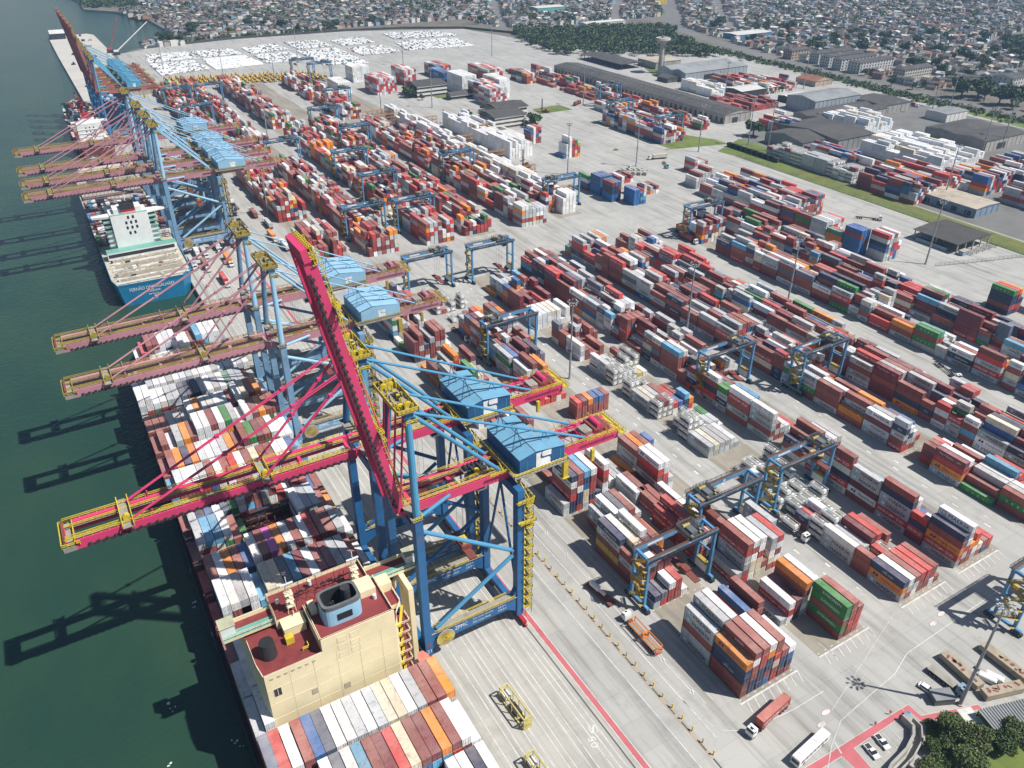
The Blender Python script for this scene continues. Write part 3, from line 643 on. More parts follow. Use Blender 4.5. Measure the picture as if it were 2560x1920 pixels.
    ys = out[0][1]; m.add([(hx0,ys,h1),(xe,ys,h1),(xe,ys,rz(xe)-.05),(xr,ys,hr-.05)], [(0,1,2,3)], B if V[0] == 'blue_steel' else BL); m.add([(xe,-8.9,h1),(xe,ye,h1),(xe,ye,rz(xe)-.05),(xe,-8.9,rz(xe)-.05)], [(0,1,2,3)], BL)
    m.add([(hx0,9.6,h1),(xm,9.6,h1),(xm,9.6,rz(xm)-.05),(xr,9.6,hr-.05)], [(3,2,1,0)], B)
    for y in (-4.2, .6, 5.2): m.beam((hx0-.3, y, h1+.06), (xr, y, hr+.06), .25, .16, 'dark_steel'); m.beam((xr, y, hr+.06), (xm, y, rz(xm)+.06), .25, .16, 'dark_steel')
    m.beam((xr, -9, hr+.03), (xr, 9.6, hr+.03), .14, .1, 'dark_steel')
    if n == 6:
        for k in range(30): m.box(hx0+k*.49-.03, -8.95, h0, hx0+k*.49+.03, -8.9, h1+.3, B)
    for x in (hx0+2.2, xe-1.4): m.box(x-.1, -9.0, h0+.5, x+.1, -8.88, h1-1., BL)
    m.box(hx0-2.2, -10, h0-.5, xe+.6, 10.4, h0-.02, 'deck_grey'); m.rail([(hx0-2, -9.9, h0), (xe+.5, -9.9, h0), (xe+.5, 0, h0)], m=Y, post=1.2, r=.08); m.rail([(hx0-2.1, -9.9, h0), (hx0-2.1, 10.2, h0)], m=Y, post=1.5)
    for k in range(9): m.box(hx0+4+k*1.05, -9.75, h0+.1, hx0+4.7+k*1.05, -9.2, h0+.75, 'white_paint')
    for x in (hx0+1, xe-4):
        for y in (-7, 7): m.box(x-.3, y-.3, gz-.1, x+.3, y+.3, h0-.5, B)
    mh = m.build('machine_house', c)
    t = MB(); emblem(t, (hx0+5.2, -8.98, h0+.25) if n == 6 else (hx0+7., -9.66, h0+.9), (1,0,0), (0,0,1), 4.9 if n == 6 else 3.0); t.build('emblem', mh)
    m = MB()                                                        # walkways from the landside leg to the girder
    for sy in (-1,):
        m.box(29, -SY-2.2, gz-4, 34.4, -SY-1.2, gz-3.85, Y); m.rail([(29, -SY-2.2, gz-3.9), (34.4, -SY-2.2, gz-3.9), (34.4, -5, gz-3.9)], m=Y, post=1.3, r=.09)
        m.beam((32.6, -SY-1.8, gz-3.9), (31.4, -5.5, gt), 1., .15, Y); m.rail([(32.6, -SY-1.8, gz-3.9), (31.2, -5.5, gt)], m=Y, post=1.4, r=.09); m.rail([(28.4, -5.5, gt), (30.4, 5.5, gt+.5)], m=Y, post=1.4, r=.09)
        m.box(29.4, -SY-3, gz-11, 34.4, -SY-1.4, gz-10.85, Y); m.rail([(29.4, -SY-3, gz-10.9), (34.4, -SY-3, gz-10.9), (34.4, -SY+2, gz-10.9)], m=Y, post=1.3, r=.09)
        m.rail([(24, -5.9, gt+.4), (30, -5.9, gt+.4)], m=Y, post=1.2, r=.08)
    m.build('walkway', c)
    m = MB(); m.box(-1.7, -SY-1.7, gt+.5, 1.4, -4.8, gt+.6, 'deck_grey'); m.rail([(-1.6, -SY-1.6, gt+.6), (1.2, -SY-1.6, gt+.6), (1.2, -5, gt+.6)], m=Y, post=1.2, r=.08); m.build('walkway', c)
    m = MB(); m.box(-1.7, 4.8, gt+.5, 1.4, SY+1.7, gt+.6, 'deck_grey'); m.rail([(1.2, 5, gt+.6), (1.2, SY+1.6, gt+.6)], m=Y, post=1.2, r=.08); m.build('walkway', c)
    m = MB(); m.box(19, -2.8, gt, 26, 2.8, gt+.3, 'deck_grey'); m.rail([(19, -3, gt+.3), (27, -3, gt+.3)], m=Y, post=1.2)
    for k in range(5): m.box(19.6+k*1.2, -2.2+.5*(k % 3), gt+.3, 20.5+k*1.2, -.6+.7*(k % 2), gt+1.3+.4*(k % 2), 'dark_steel'); m.tube((20+k*1.2, .2, gt+.9), (20+k*1.2, 2.2, gt+.9), .55, 'dark_steel', 8)
    m.tube((22, -2.6, gt+1.), (22, -1.2, gt+1.), .9, Y, 12); m.build('trolley', c)
    # mast and stays
    az = gt+apexh-2.8; ax, ay = 1.6, 5.6
    for sy in (-1, 1):
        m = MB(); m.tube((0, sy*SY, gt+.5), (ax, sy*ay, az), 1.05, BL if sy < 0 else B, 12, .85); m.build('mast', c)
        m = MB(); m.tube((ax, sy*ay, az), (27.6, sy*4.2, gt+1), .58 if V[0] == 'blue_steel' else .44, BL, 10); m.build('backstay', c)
        m = MB(); m.tube((ax, sy*ay, az), (56.5, sy*4, gt+1.2), .40 if V[0] == 'blue_steel' else .26, BL, 8)
        if V[0] == 'blue_steel': m.tube((56.5, sy*4, gt+1.2), (59, sy*4, gt+.2), .3, P, 8)
        for x in (33, 42): z = az+(gt+1.2-az)*(x-ax)/(56.5-ax); m.tube((x, sy*4.4, z), (x-1.2, sy*4.6, gz+8.6), .12, B, 5); m.tube((x, sy*4.4, z), (x+1.8, sy*4.6, gz+8.6), .12, B, 5)
        m.build('backstay', c)
        m = MB(); m.tube((.8, sy*SY, gt+.2), (12, sy*4.7, gz+1.6), .5, BL, 8); m.build('knee_brace', c)
    m = MB(); m.box(ax-1.1, -ay-1.2, az-1.2, ax+1.1, ay+1.2, az+.8, B); m.box(ax-3.2, -ay-2, az+.8, ax+2.2, ay+2, az+.95, 'deck_grey')
    m.rail([(ax-3.2, -ay-2, az+.95), (ax+2.2, -ay-2, az+.95), (ax+2.2, ay+2, az+.95), (ax-3.2, ay+2, az+.95), (ax-3.2, -ay-2, az+.95)], m=Y, post=1., r=.1, rails=(1., .66, .33))
    for sy in (-1, 1):
        for k in (0, 1): m.tube((ax-1.5+k*2, sy*(ay-.4)-.4, az+1.6), (ax-1.5+k*2, sy*(ay-.4)+.4, az+1.6), 1.0, Y, 12)
        m.box(ax-.9, sy*ay-1.1, az-3.2, ax+2., sy*ay+1.1, az-3.05, Y); m.rail([(ax+2, sy*ay-1.2, az-3), (ax+2, sy*ay+1.2, az-3)], m=Y, r=.09); m.rail([(ax-1, sy*ay-1.3, az-3), (ax+2, sy*ay-1.3, az-3)], m=Y, r=.09)
    rn_ = random.Random(4)
    for k in range(46): x, y = ax+rn_.uniform(-3, 2), rn_.uniform(-ay-1.8, ay+1.8); h_ = rn_.uniform(.4, 2.4); m.box(x-.12, y-.25, az+.9, x+.12, y+.25, az+.9+h_, Y if k % 3 else 'dark_steel')
    for k in range(4): m.tube((ax, -1.5+k, az+.9), (ax, -1.5+k, az+2.2), .5, Y if k % 2 else 'dark_steel', 8)
    m.build('apex_platform', c)
    # boom, hinged at the waterside leg; modelled lying level, turned up when raised
    BLn = tip; m = MB()
    for sy in (-1, 1):
        m.box(-BLn+3, sy*4-.6, -1.4, -.3, sy*4+.6, 1.4, P)
        for a, b in ((BLn*.22, 10), (BLn*.45, 25), (BLn*.72, 40)): m.box(-a-.2, sy*4.2-.15, 1.4, -a+.2, sy*4.2+.15, 3.4, P)
    for a in (.02, .2, .34, .55, .8, .99): m.box(-BLn*a-.5, -3.4, -.4, -BLn*a+.4, 3.4, .7, P)
    m.box(-BLn, -5, -1.2, -BLn+3, 5, .3, P if raised else 'deck_grey'); m.box(-BLn+.4, -4.6, .3, -BLn+1, 4.6, 1.5, 'rust_red')
    boom = m.build('boom', c, (-2.2, 0, gz+1.4))
    m = MB()
    for sy in (-1, 1):
        m.box(-BLn+1, sy*2.8-.55, .6, -2, sy*2.8+.55, .68, 'deck_grey'); m.rail([(-BLn+1, sy*4.4, 1.4), (-2, sy*4.4, 1.4)], m=Y, post=2., r=.075); m.rail([(-BLn+1, sy*2.3, .65), (-2, sy*2.3, .65)], m=Y, post=1.5, r=.085)
        pass
    for k in (.8, .34): m.box(-BLn*k-1.2, -6.4, 1.5, -BLn*k+1.2, 6.4, 1.65, 'deck_grey'); m.rail([(-BLn*k-1.3, -6.4, 1.6), (-BLn*k-1.3, 6.4, 1.6)], m=Y, post=1., r=.1); m.rail([(-BLn*k+1.3, -6.4, 1.6), (-BLn*k+1.3, 6.4, 1.6)], m=Y, post=1., r=.1); m.tube((-BLn*k, -3.6, 2.6), (-BLn*k, -2.4, 2.6), .9, Y, 10)
    m.rail([(-BLn-.1, -5, .3), (-BLn-.1, 5, .3)], m=Y, post=1., r=.1); m.rail([(-BLn+3, -5, .3), (-BLn+3, 5, .3)], m=Y, post=1., r=.1); m.rail([(-BLn, -5, .3), (-BLn+4, -5, .3)], m=Y, post=1., r=.1); m.rail([(-BLn, 5, .3), (-BLn+4, 5, .3)], m=Y, post=1., r=.1)
    for k in range(int(BLn*.9)): m.box(-3-k-.35, -5.1, -.9-(k % 2)*.4, -3-k+.35, -4.7, -.2-(k % 2)*.4, 'dark_steel')
    m.build('boom_walkway', boom)
    if raised:
        boom.rotation_euler = (0, R(ang), 0)
        for sy in (-1, 1):
            for k in (0, 1):
                m = MB(); m.tube((ax-.6-k*1.6, sy*(ay-1.2-k*.8), az-.5), (-1.6-k*1.4, sy*(4.4-k), gt+3+k*2), .28, P, 6); m.build('folded_stay', c)
                m = MB(); a = R(ang); q = BLn*(.35+.3*k); m.tube((-2.2-q*math.cos(a)+1.6, sy*4.2, gz+1.4+q*math.sin(a)), (-2.2-(q-22)*math.cos(a)+2.6, sy*4.2, gz+1.4+(q-22)*math.sin(a)), .3, P, 6); m.build('folded_stay', c)
    else:
        for sy in (-1, 1):
            for q in (.34, .79):
                m = MB(); e = Vector((-2.2-BLn*q, sy*4.1, gz+3.6)); s0 = Vector((ax-.6, sy*(ay-.4), az-.6))
                for d in (-.22, .22): m.tube(s0+Vector((0, d, d)), e+Vector((0, d, 0)), .2, P, 6)
                for k in (.3, .6): p = s0.lerp(e, k); m.box(p.x-.5, p.y-.5, p.z-.5, p.x+.5, p.y+.5, p.z+.5, P)
                m.build('forestay', c)
    m = MB(); cy = -SY-1.7; rr = 2.9
    m.tube((5.2, cy-.2, 7.6), (5.2, cy+.2, 7.6), .9, 'yellow_rail', 12); m.tube((5.2, cy-.1, 7.6), (5.2, cy+.1, 7.6), rr, 'roof_tan', 28)
    for k in range(28): t = 2*math.pi*k/28; m.beam((5.2, cy-.16, 7.6), (5.2+rr*math.cos(t), cy-.16, 7.6+rr*math.sin(t)), .09, .12, Y, up=(0,1,0))
    m.tube((5.2, cy, 7.6), (5.2, -SY-.8, 7.6), .35, B); m.build('cable_reel', c)
    if not raised or num == '21':
        m = MB(); cx = 24; m.box(cx-1.4, -1.4, gz-4, cx+1.4, 1.4, gz-1, 'white_paint'); m.box(cx-1.45, -1.45, gz-3.4, cx+.6, 1.45, gz-2.2, 'glass_dark'); m.build('operator_cab', c)
        m = MB(); z = 27.; m.box(16.8, -6.1, z, 19.2, 6.1, z+.5, 'rust_red'); m.box(16.4, -2.2, z+.5, 19.6, 2.2, z+2.2, 'rust_red'); m.box(17, -1.5, z+2.2, 19, 1.5, z+3, Y)
        for x in (17, 19):
            for y in (-1.8, 1.8): m.tube((x, y, z+2.5), (x, y, gz-.2), .04, 'dark_steel', 4)
        m.build('spreader', c)
    return c
mat('roof_blue', (.15,.34,.48), .6, var=.2, scale=.3)
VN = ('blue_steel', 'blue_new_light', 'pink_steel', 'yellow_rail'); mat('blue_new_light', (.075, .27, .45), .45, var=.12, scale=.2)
VO = ('blue_faded', 'blue_faded_light', 'pink_faded', 'yellow_faded')
mat('pink_far', (.40, .12, .12), .65, var=.25); mat('blue_far', (.05, .20, .42), .55, var=.2)
mat('blue_far_light', (.10,.32,.48), .6)
VF = ('blue_far', 'blue_far_light', 'pink_far', 'yellow_faded')
c21 = crane(156, 50.5, 78, True, VN, 'bright blue quay crane with its pink boom raised upright', '21')
c20 = crane(186, 50.5, 77, False, VN, 'bright blue quay crane with its long pink boom lowered over the near ship', '20')
old = crane(274.8, 44, 70.5, False, VO, 'faded quay crane with lowered pink boom, next beyond the bright blue pair', '19', 31.5)
def more(src, y, label):
    o = copy_tree(src); o.location.y = y; o['label'] = label; return o
more(old, 310.8, 'faded quay crane with lowered pink boom over the far end of near ship')
for y, l in ((505, 'pale blue quay crane standing beside the white bridge of the blue hulled ship'), (531, 'second pale blue quay crane of the tight group of four'), (560, 'third pale blue quay crane of the tight group of four'), (606, 'farthest pale blue quay crane of the tight group of four')):
    o = more(old, y, l); 
    for ch in o.children:
        if ch.name.startswith(('boom',)): ch.location.x = -2.2
fc = crane(802, 40, 57, True, VF, 'first of the far quay cranes with booms raised by the long pier', '9', 28., ang=79.); fc.scale = (.72, 1, 1)
for i, y in enumerate((829, 856, 883, 910)): more(fc, y, ORD[i+2]+' of the far quay cranes with booms raised, counting from the red ship')

# ------------------------------------------------------------------ rubber tyred yard gantries
def gantry(tx, sp, x, y, label, w=26.4, hh=19.6, first=None):
    c = thing('yard_gantry', label, 'gantry crane', (x, y, 0), 0, 'yard gantries straddling the container blocks'); B, BL = 'blue_yard', 'blue_yard'
    for sx in (0, w):
        for sy in (-3.1, 3.1):
            m = MB(); m.box(sx-.42, sy-.5, 2.2, sx+.42, sy+.5, hh, B); m.build('leg', c)
        m = MB(); m.box(sx-.45, -5.2, 1.5, sx+.45, 5.2, 2.3, B); m.build('sill_beam', c)
        m = MB(); m.box(sx-.3, -2.6, 11, sx+.3, 2.6, 11.5, B); m.build('cross_tie', c)
        for sy in (-1, 1):
            m = MB()
            for k in (3.3, 5.2):
                m.tube((sx-.55, sy*k, .75), (sx+.55, sy*k, .75), .75, 'black_rubber', 12); m.tube((sx-.58, sy*k, .75), (sx+.58, sy*k, .75), .3, 'grey_steel', 8)
            m.box(sx-.7, sy*4.2-.8, .7, sx+.7, sy*4.2+.8, 1.6, 'dark_steel'); m.build('wheel_set', c)
    for sy in (-3.1, 3.1):
        m = MB(); m.box(-.9, sy-.45, hh, w+.9, sy+.45, hh+1.6, B); m.box(-.9, sy-.45, hh+1.6, w+.9, sy+.45, hh+1.68, 'rust_deck'); m.beam((-.6, sy, hh+1.75), (w+.6, sy, hh+1.75), .15, .15, 'dark_steel')
        d = 1 if sy > 0 else -1; m.box(-.5, sy+d*.5, hh+.9, w+.5, sy+d*1.3, hh+.96, 'dark_steel'); m.rail([(-.5, sy+d*1.3, hh+.95), (w+.5, sy+d*1.3, hh+.95)], m='dark_steel', post=2.2, r=.05); m.box(4, sy-.47, hh+.4, 10, sy-.455, hh+1.2, 'white_paint'); emblem(m, (15, sy-.46, hh+.3), (1,0,0), (0,0,1), 1.0)
        m.build('girder', c)
    for sx in (0, w): m = MB(); m.box(sx-.4, -2.65, hh+.3, sx+.4, 2.65, hh+1.2, B); m.build('end_tie', c)
    m = MB(); m.box(tx-3, -3.6, hh+1.8, tx+3, 3.6, hh+2.2, 'dark_steel'); m.box(tx-2, -2.4, hh+2.2, tx+.2, .8, hh+3.6, 'grey_dark'); m.box(tx+.7, -1., hh+2.2, tx+2.4, 2.8, hh+3.2, 'dark_steel'); m.tube((tx-2.2, 1.8, hh+2.9), (tx+.5, 1.8, hh+2.9), .65, 'yellow_faded', 10)
    m.rail([(tx-3, -3.7, hh+2.2), (tx+3, -3.7, hh+2.2), (tx+3, 3.7, hh+2.2), (tx-3, 3.7, hh+2.2), (tx-3, -3.7, hh+2.2)], m='grey_dark', post=1.4)
    for k in range(6): m.box(tx-2.6+k*.9, -3.2+(k*1.3) % 5, hh+2.2, tx-2.+k*.9, -2.4+(k*1.3) % 5, hh+2.8, 'grey_steel' if k % 2 else 'yellow_faded')
    tr = m.build('trolley', c)
    m = MB(); m.box(tx+2.2, -1.1, hh-2.6, tx+4.2, 1.1, hh-.2, 'white_paint'); m.box(tx+2.15, -1.15, hh-2.2, tx+4.25, .6, hh-1.1, 'glass_dark'); m.build('cab', tr)
    m = MB(); m.box(tx-1.15, -6.05, sp, tx+1.15, 6.05, sp+.4, 'rust_red'); m.box(tx-1.2, -1.5, sp+.4, tx+1.2, 1.5, sp+1.4, 'rust_red')
    for a in (-1, 1):
        for b in (-1.2, 1.2): m.tube((tx+a, b, sp+1.3), (tx+a, b, hh+1.8), .04, 'dark_steel', 4)
    m.build('spreader', c)
    m = MB()
    for k in range(5):
        z = 2.5+k*3.5; s_ = 1 if k % 2 else -1
        m.box(-1.7, -3.5, z, -.5, 3.5 if k == 4 else -1.8, z+.1, 'yellow_stair'); m.beam((-1.1, -2.6*s_, z), (-1.1, 2.6*s_, z+3.5), .8, .14, 'yellow_stair'); m.rail([(-1.5, -2.6*s_, z), (-1.5, 2.6*s_, z+3.5)], m='yellow_stair', post=1.2, r=.06); m.rail([(-.7, -2.6*s_, z), (-.7, 2.6*s_, z+3.5)], m='yellow_stair', post=1.2, r=.06)
    m.build('stairs', c)
    m = MB(); m.box(w-.9, -2.4, 2.4, w+.9, 2.4, 5.2, 'white_paint'); m.box(w-.7, -2.2, 5.2, w+.7, 2.2, 5.9, 'yellow_faded'); m.tube((w, -1.5, 5.8), (w, -1.5, 6.8), .15, 'dark_steel'); m.build('power_pack', c)
    return c
mat('blue_yard', (.095, .27, .47), .5, var=.35, scale=.35, dirt=((.16, .15, .15), .25, .66)); mat('rust_deck', (.16, .085, .06), .8); mat('grey_dark', (.13, .14, .15), .7); mat('yellow_stair', (.46, .31, .04), .6)
G_ = [gantry(19, 4.5, 123.4, 131.6, 'blue yard gantry over the front block, beside the orange skeleton trailer'),
      gantry(5, 15, 154.2, 143, 'blue yard gantry with its trolley at the quay end and yellow stairs, second from front')]
G_.append(gantry(22, 13, 191.6, 143.5, 'blue yard gantry over white tank containers, trolley at its inland end'))
spots = [(222.8, 214, 0, 'blue yard gantry third from quay side, standing above mixed stacks near lamp masts'), (260.6, 195, 0, 'blue yard gantry inland with trolley over dark stacks, beside the long white rows'),
 (154.8, 287, 1, 'blue yard gantry beside the two white reefer stacks'), (192.2, 372, 0, 'blue yard gantry at cross road end beside small tanks'), (154.4, 375, 0, 'blue yard gantry at cross road behind the faded machine houses'),
 (341.8, 360, 0, 'blue yard gantry over the inland block nearest the cross road'), (222.3, 740, 2, 'yard gantry over far rows below the office building'), (222.3, 662, 1, 'yard gantry over far rows next to the long rack frames'), (192.3, 594, 0, 'yard gantry over far rows amid orange stacks'),
 (189, 529, 0, 'yard gantry over far rows behind the lamp mast'), (154.2, 469, 2, 'yard gantry at near edge of far rows, quay side'), (187.8, 466, 0, 'yard gantry at near edge of far rows, second from quay'), (261, 547, 1, 'yard gantry beside the white reefer rows'),
 (155.6, 648, 0, 'yard gantry behind the group of four pale cranes'), (124.4, 810, 1, 'yard gantry on the far quay block, nearest of its three'), (123, 899, 2, 'yard gantry on the far quay block, quay side of a pair'), (154.6, 901, 0, 'yard gantry on the far quay block, inland one of a pair'),
 (261, 811, 0, 'yard gantry by the white rows under the excavator park'), (283, 990, 1, 'idle yard gantry beside the car park, left of a pair'), (293, 957, 0, 'idle yard gantry beside the car park, right of a pair'), (294, 452, 1, 'blue yard gantry with rack frames beneath it at the cross road'),
 (510, 688, 0, 'yard gantry by the long dark warehouse, farthest of three'), (475.5, 624, 1, 'yard gantry by the long dark warehouse, middle of three'), (477, 554, 2, 'yard gantry by the long dark warehouse, nearest of three'), (213.5, 68, 0, 'blue yard gantry half in view beside the lamp mast and flat wagons')]
for x, y, k, l in spots:
    o = copy_tree(G_[k]); o.location = (x, y, 0); o['label'] = l

# ------------------------------------------------------------------ light masts
def mast_proto(h):
    m = MB(); m.tube((0,0,0), (0,0,h), .55, 'grey_steel', 10, .24); m.tube((0,0,0), (0,0,.5), .9, 'concrete_wall', 10); m.box(-.5, -.8, h*.38, .5, .8, h*.38+.12, 'dark_steel')
    o = m.build('light_mast'); k = MB()
    for r_, z in ((2.1, h-.3), (1.5, h-1.6)):
        for i in range(8): t = math.pi*i/4+z; x, y = r_*math.cos(t), r_*math.sin(t); k.cbox(x, y, z, .62, .4, .5, 'lamp_glass', t); k.beam((0,0,z+.3), (x,y,z+.3), .1, .1, 'dark_steel')
    k.tube((0,0,h), (0,0,h+1.4), .05, 'dark_steel', 5); k.build('lamp_head', o); return o
mat('lamp_glass', (.42, .44, .45), .3)
MP = mast_proto(39)
ML = [(176.8, 57.4, 'tall light mast by the flat wagons, its shadow across the road'), (181, 254.3, 'tall light mast beside the small tank stacks'), (254.9, 259.2, 'tall light mast between the long container rows, nearest of its road'), (323.1, 256.5, 'tall light mast beside the maroon stack'), (438.1, 255, 'tall pale light mast by the open toll shed'),
      (124, 539, 'light mast among parked vehicles behind pale cranes'), (183, 748, 'light mast beside far orange stack'), (353, 511, 'light mast before the tower of white reefers'), (413, 501, 'light mast alone on open concrete'), (485, 507, 'light mast by the railway gate'), (537, 501, 'light mast at end of grass strip'), (538, 479, 'light mast beside dark parked wagons'),
      (200, 973, 'light mast below yellow excavators'), (258, 978, 'light mast at far corner by yellow lorry'), (554, 323, 'light mast beside tan roofed workshop'), (780, 493, 'light mast by white office block'), (682, 377, 'light mast before the great dark warehouse'), (719, 382, 'light mast at corner of great dark warehouse'),
      (300, 760, 'light mast beside white reefer rows'), (360, 770, 'light mast by office garden'), (500, 700, 'light mast by long warehouse wall'), (690, 800, 'light mast behind water tower'), (760, 640, 'light mast by orange scrap yard'), (640, 640, 'light mast by white canopy'), (430, 1000, 'light mast at edge of car park'), (330, 1120, 'light mast within white car lots'), (560, 1000, 'light mast by car park gate'), (160, 1120, 'light mast at seaward side of car lots'), (840, 690, 'light mast along highway'), (820, 500, 'light mast along highway near trees')]
for i, (x, y, l) in enumerate(ML):
    o = MP if i == 0 else copy_tree(MP); o.location = (x, y, 0); tag(o, l, 'light mast', 'light masts over the yard')

# ------------------------------------------------------------------ ships
def hull(c, pts, z1, top, m, mdeck, boot=None):
    b = MB(); n = len(pts); cx = sum(p[0] for p in pts)/n
    lo = [((x-cx)*.9+cx, y, -3.5) for x, y in pts]; hi = [(x, y, z1) for x, y in pts]
    b.add(lo+hi, [(i, (i+1) % n, (i+1) % n+n, i+n) for i in range(n)], m); b.add(hi, [tuple(range(n))], mdeck)
    for p, q in zip(pts, pts[1:]+pts[:1]): b.beam((*p, z1+.5), (*q, z1+.5), .3, 1., m)
    return b.build('hull', c)
s1 = thing('container_ship', 'huge laden container ship with cream bridge, nearest to the camera', 'ship', (30, 130, -3))
def AT(o):                                                        # parts are modelled in place, the thing's base lies at its waterline
    for ch in o.children: ch.location = Vector(ch.location)-o.location
mat('hold_dark', (.07,.03,.028), .8)
hp = [(8, 40), (54, 40), (55.2, 200), (55, 300), (53, 345), (46, 372), (34, 390), (24, 388), (15, 372), (9, 345), (6.4, 300), (5.6, 200), (5.4, 90)]
hull(s1, hp, 8., None, 'ship_hull_dark', 'hold_dark')
m = MB()
for y in SHIPBAYS: m.box(7.5, y+.2, 8, 53.6, y+12, 8.9, 'ship_deck_red')
m.build('hatch_cover', s1)
m = MB()
for y in (88.5, 174, 188.8, 203.6, 218.3, 233.2, 248.9, 266, 281.8, 297.4, 312.6, 327.6, 342.6):
    for k in range(19): m.box(6.6+k*2.6-.12, y-.3, 8, 6.6+k*2.6+.12, y+.1, 14.4, 'hold_dark')
    for z in (11.5, 14.3): m.box(6.6, y-.6, z, 53.6, y+.4, z+.15, 'hold_dark')
    m.build('lashing_bridge', s1); m = MB()
m = MB(); rn = random.Random(3)
for k in range(8):
    for j in range(5): x = 24.4+k*2.6; m.box(x, 205+j*2.4, 8.9, x+.25, 205.3+j*2.4, 12+rn.random()*2, 'rust_red'); m.box(x, 205+j*2.4, 10.6, x+2.4, 205.2+j*2.4, 10.9, 'dark_steel')
m.build('cell_guide', s1)
# bridge block
mat('cream_seam', (.69, .59, .38), .7)
C_ = 'cream_paint'; m = MB()
m.prism([(12, 133.4), (45, 133.4), (46.5, 136), (46.5, 155.5), (11.2, 155.5), (11.2, 138)], 8, 34, C_, 'ship_deck_red'); 
m.box(26.2, 133.42, 34, 45, 147, 38.2, C_, skip='tb'); m.sheet([(26.2,133.42),(45,133.42),(45,147),(26.2,147)], 38.2, 'ship_deck_red')
m.box(19, 146.5, 34, 44, 155.6, 37.2, C_, skip='tb'); m.sheet([(19,146.5),(44,146.5),(44,155.6),(19,155.6)], 37.2, 'ship_deck_red')
m.box(18.9, 155.6, 35.2, 44.1, 155.75, 36.6, 'glass_dark')
m.box(45, 138, 34, 48.5, 147, 35.6, C_, skip='t'); m.sheet([(45,138),(48.5,138),(48.5,147),(45,147)], 35.6, 'ship_deck_red')
for pts in ([(12,133.5,34),(26,133.5,34)], [(12,133.5,34),(11.4,138,34),(11.4,146,34)], [(26.4,133.6,38.2),(44.8,133.6,38.2),(44.8,147,38.2)], [(26.4,133.6,38.2),(26.4,146,38.2)], [(19.2,146.7,37.2),(19.2,155.4,37.2),(43.8,155.4,37.2),(43.8,146.7,37.2)], [(46.3,136,34),(48.4,138,35.6),(48.4,147,35.6)]): m.rail(pts, m='cream_rail', post=1.6, r=.05, rails=(1., .6, .3))
mat('cream_rail', (.70, .62, .45), .6); mat('cream_seam', (.64, .55, .36), .7)
for a in ((12,133.4,26.2,133.6,34,34.9),(26,134,26.2,146.4,38.2,38.9),(26.2,133.42,45,133.6,38.2,38.9),(44.8,134,45,147,38.2,38.9),(19,155.4,44,155.6,37.2,38.1),(19,146.5,19.2,155.4,37.2,38.1),(43.8,146.5,44,155.4,37.2,38.1)): m.box(a[0],a[1],a[4],a[2],a[3],a[5],C_)
m.box(20, 143, 34, 25.4, 146.4, 36.6, C_); m.box(19.9, 142.9, 36.6, 25.6, 146.5, 36.75, C_); m.box(39.5, 141.5, 38.2, 43.6, 146.4, 40.4, C_); m.box(27, 142.6, 38.2, 28.6, 146, 40, C_); m.box(45.2, 143, 34, 48.4, 146.8, 38.4, C_)
for k in range(7): m.box(13.2+k*1.7, 133.28, 33.1, 14+k*1.7, 133.4, 33.6, 'roof_tan')
for z in (14, 19.2, 24.4, 29.6): m.box(12, 133.34, z, 45, 133.4, z+.07, 'cream_seam'); 
for x in (17.8, 23.6, 29.4, 35.2, 41): m.box(x, 133.34, 9, x+.06, 133.4, 34, 'cream_seam')
bh = m.build('bridge_house', s1)
m = MB(); m.box(13.5, 133.3, 27, 15.2, 133.41, 29.4, 'glass_dark'); m.box(14.3, 133.28, 27, 14.42, 133.3, 29.4, 'cream_rail')
for k in range(2): m.box(22+k*8, 133.3, 22-k*3, 23.6+k*8, 133.41, 24-k*3, 'roof_tan')
m.build('window', bh)
for i, (x, z) in enumerate(((30, 36), (33.2, 36), (30, 33.4), (33.2, 33.4), (30, 30.8), (33.2, 30.8))):
    m = MB(); m.box(x, 133.36, z, x+2.4, 133.415, z+1.5, C_)
    for a, b, c_, d in ((x, z, x+2.4, z+.12), (x, z+1.4, x+2.4, z+1.52), (x, z, x+.12, z+1.5), (x+2.3, z, x+2.42, z+1.5)): m.box(a, 133.33, b, c_, 133.37, d, 'cream_rail')
    m.build('vent_panel', bh)
mat('roof_sage', (.42, .42, .28), .8)
for sx, x0, x1 in ((-1, 6.4, 19), (1, 44, 58.6)):
    m = MB()
    m.box(x0, 147.5, 35.2, x1, 152.5, 36, C_, skip='t'); m.sheet([(x0,147.5),(x1,147.5),(x1,150),(x0,150)], 36.01, 'ship_deck_green'); m.sheet([(x0,150),(x1,150),(x1,152.5),(x0,152.5)], 36.01, 'ship_deck_red')
    m.box(x0, 152.3, 36, x1, 152.5, 37.3, C_); e = x0 if sx < 0 else x1-3.4
    m.box(e, 149, 36, e+3.4, 152.3, 38.6, 'white_paint', skip='t'); m.box(e-.2, 148.8, 38.6, e+3.6, 152.5, 38.75, 'roof_sage'); m.rail([(x0, 147.6, 36), (x1, 147.6, 36)], m='cream_rail', post=1.5)
    xe = x0+1.5 if sx < 0 else x1-6; m.beam((xe+2, 150, 35.2), (14 if sx < 0 else 47, 150, 22), 1.2, 1.2, C_)
    if sx > 0: m.box(52, 141, 8, 53.4, 147.4, 35.2, C_)
    m.build('bridge_wing', bh)

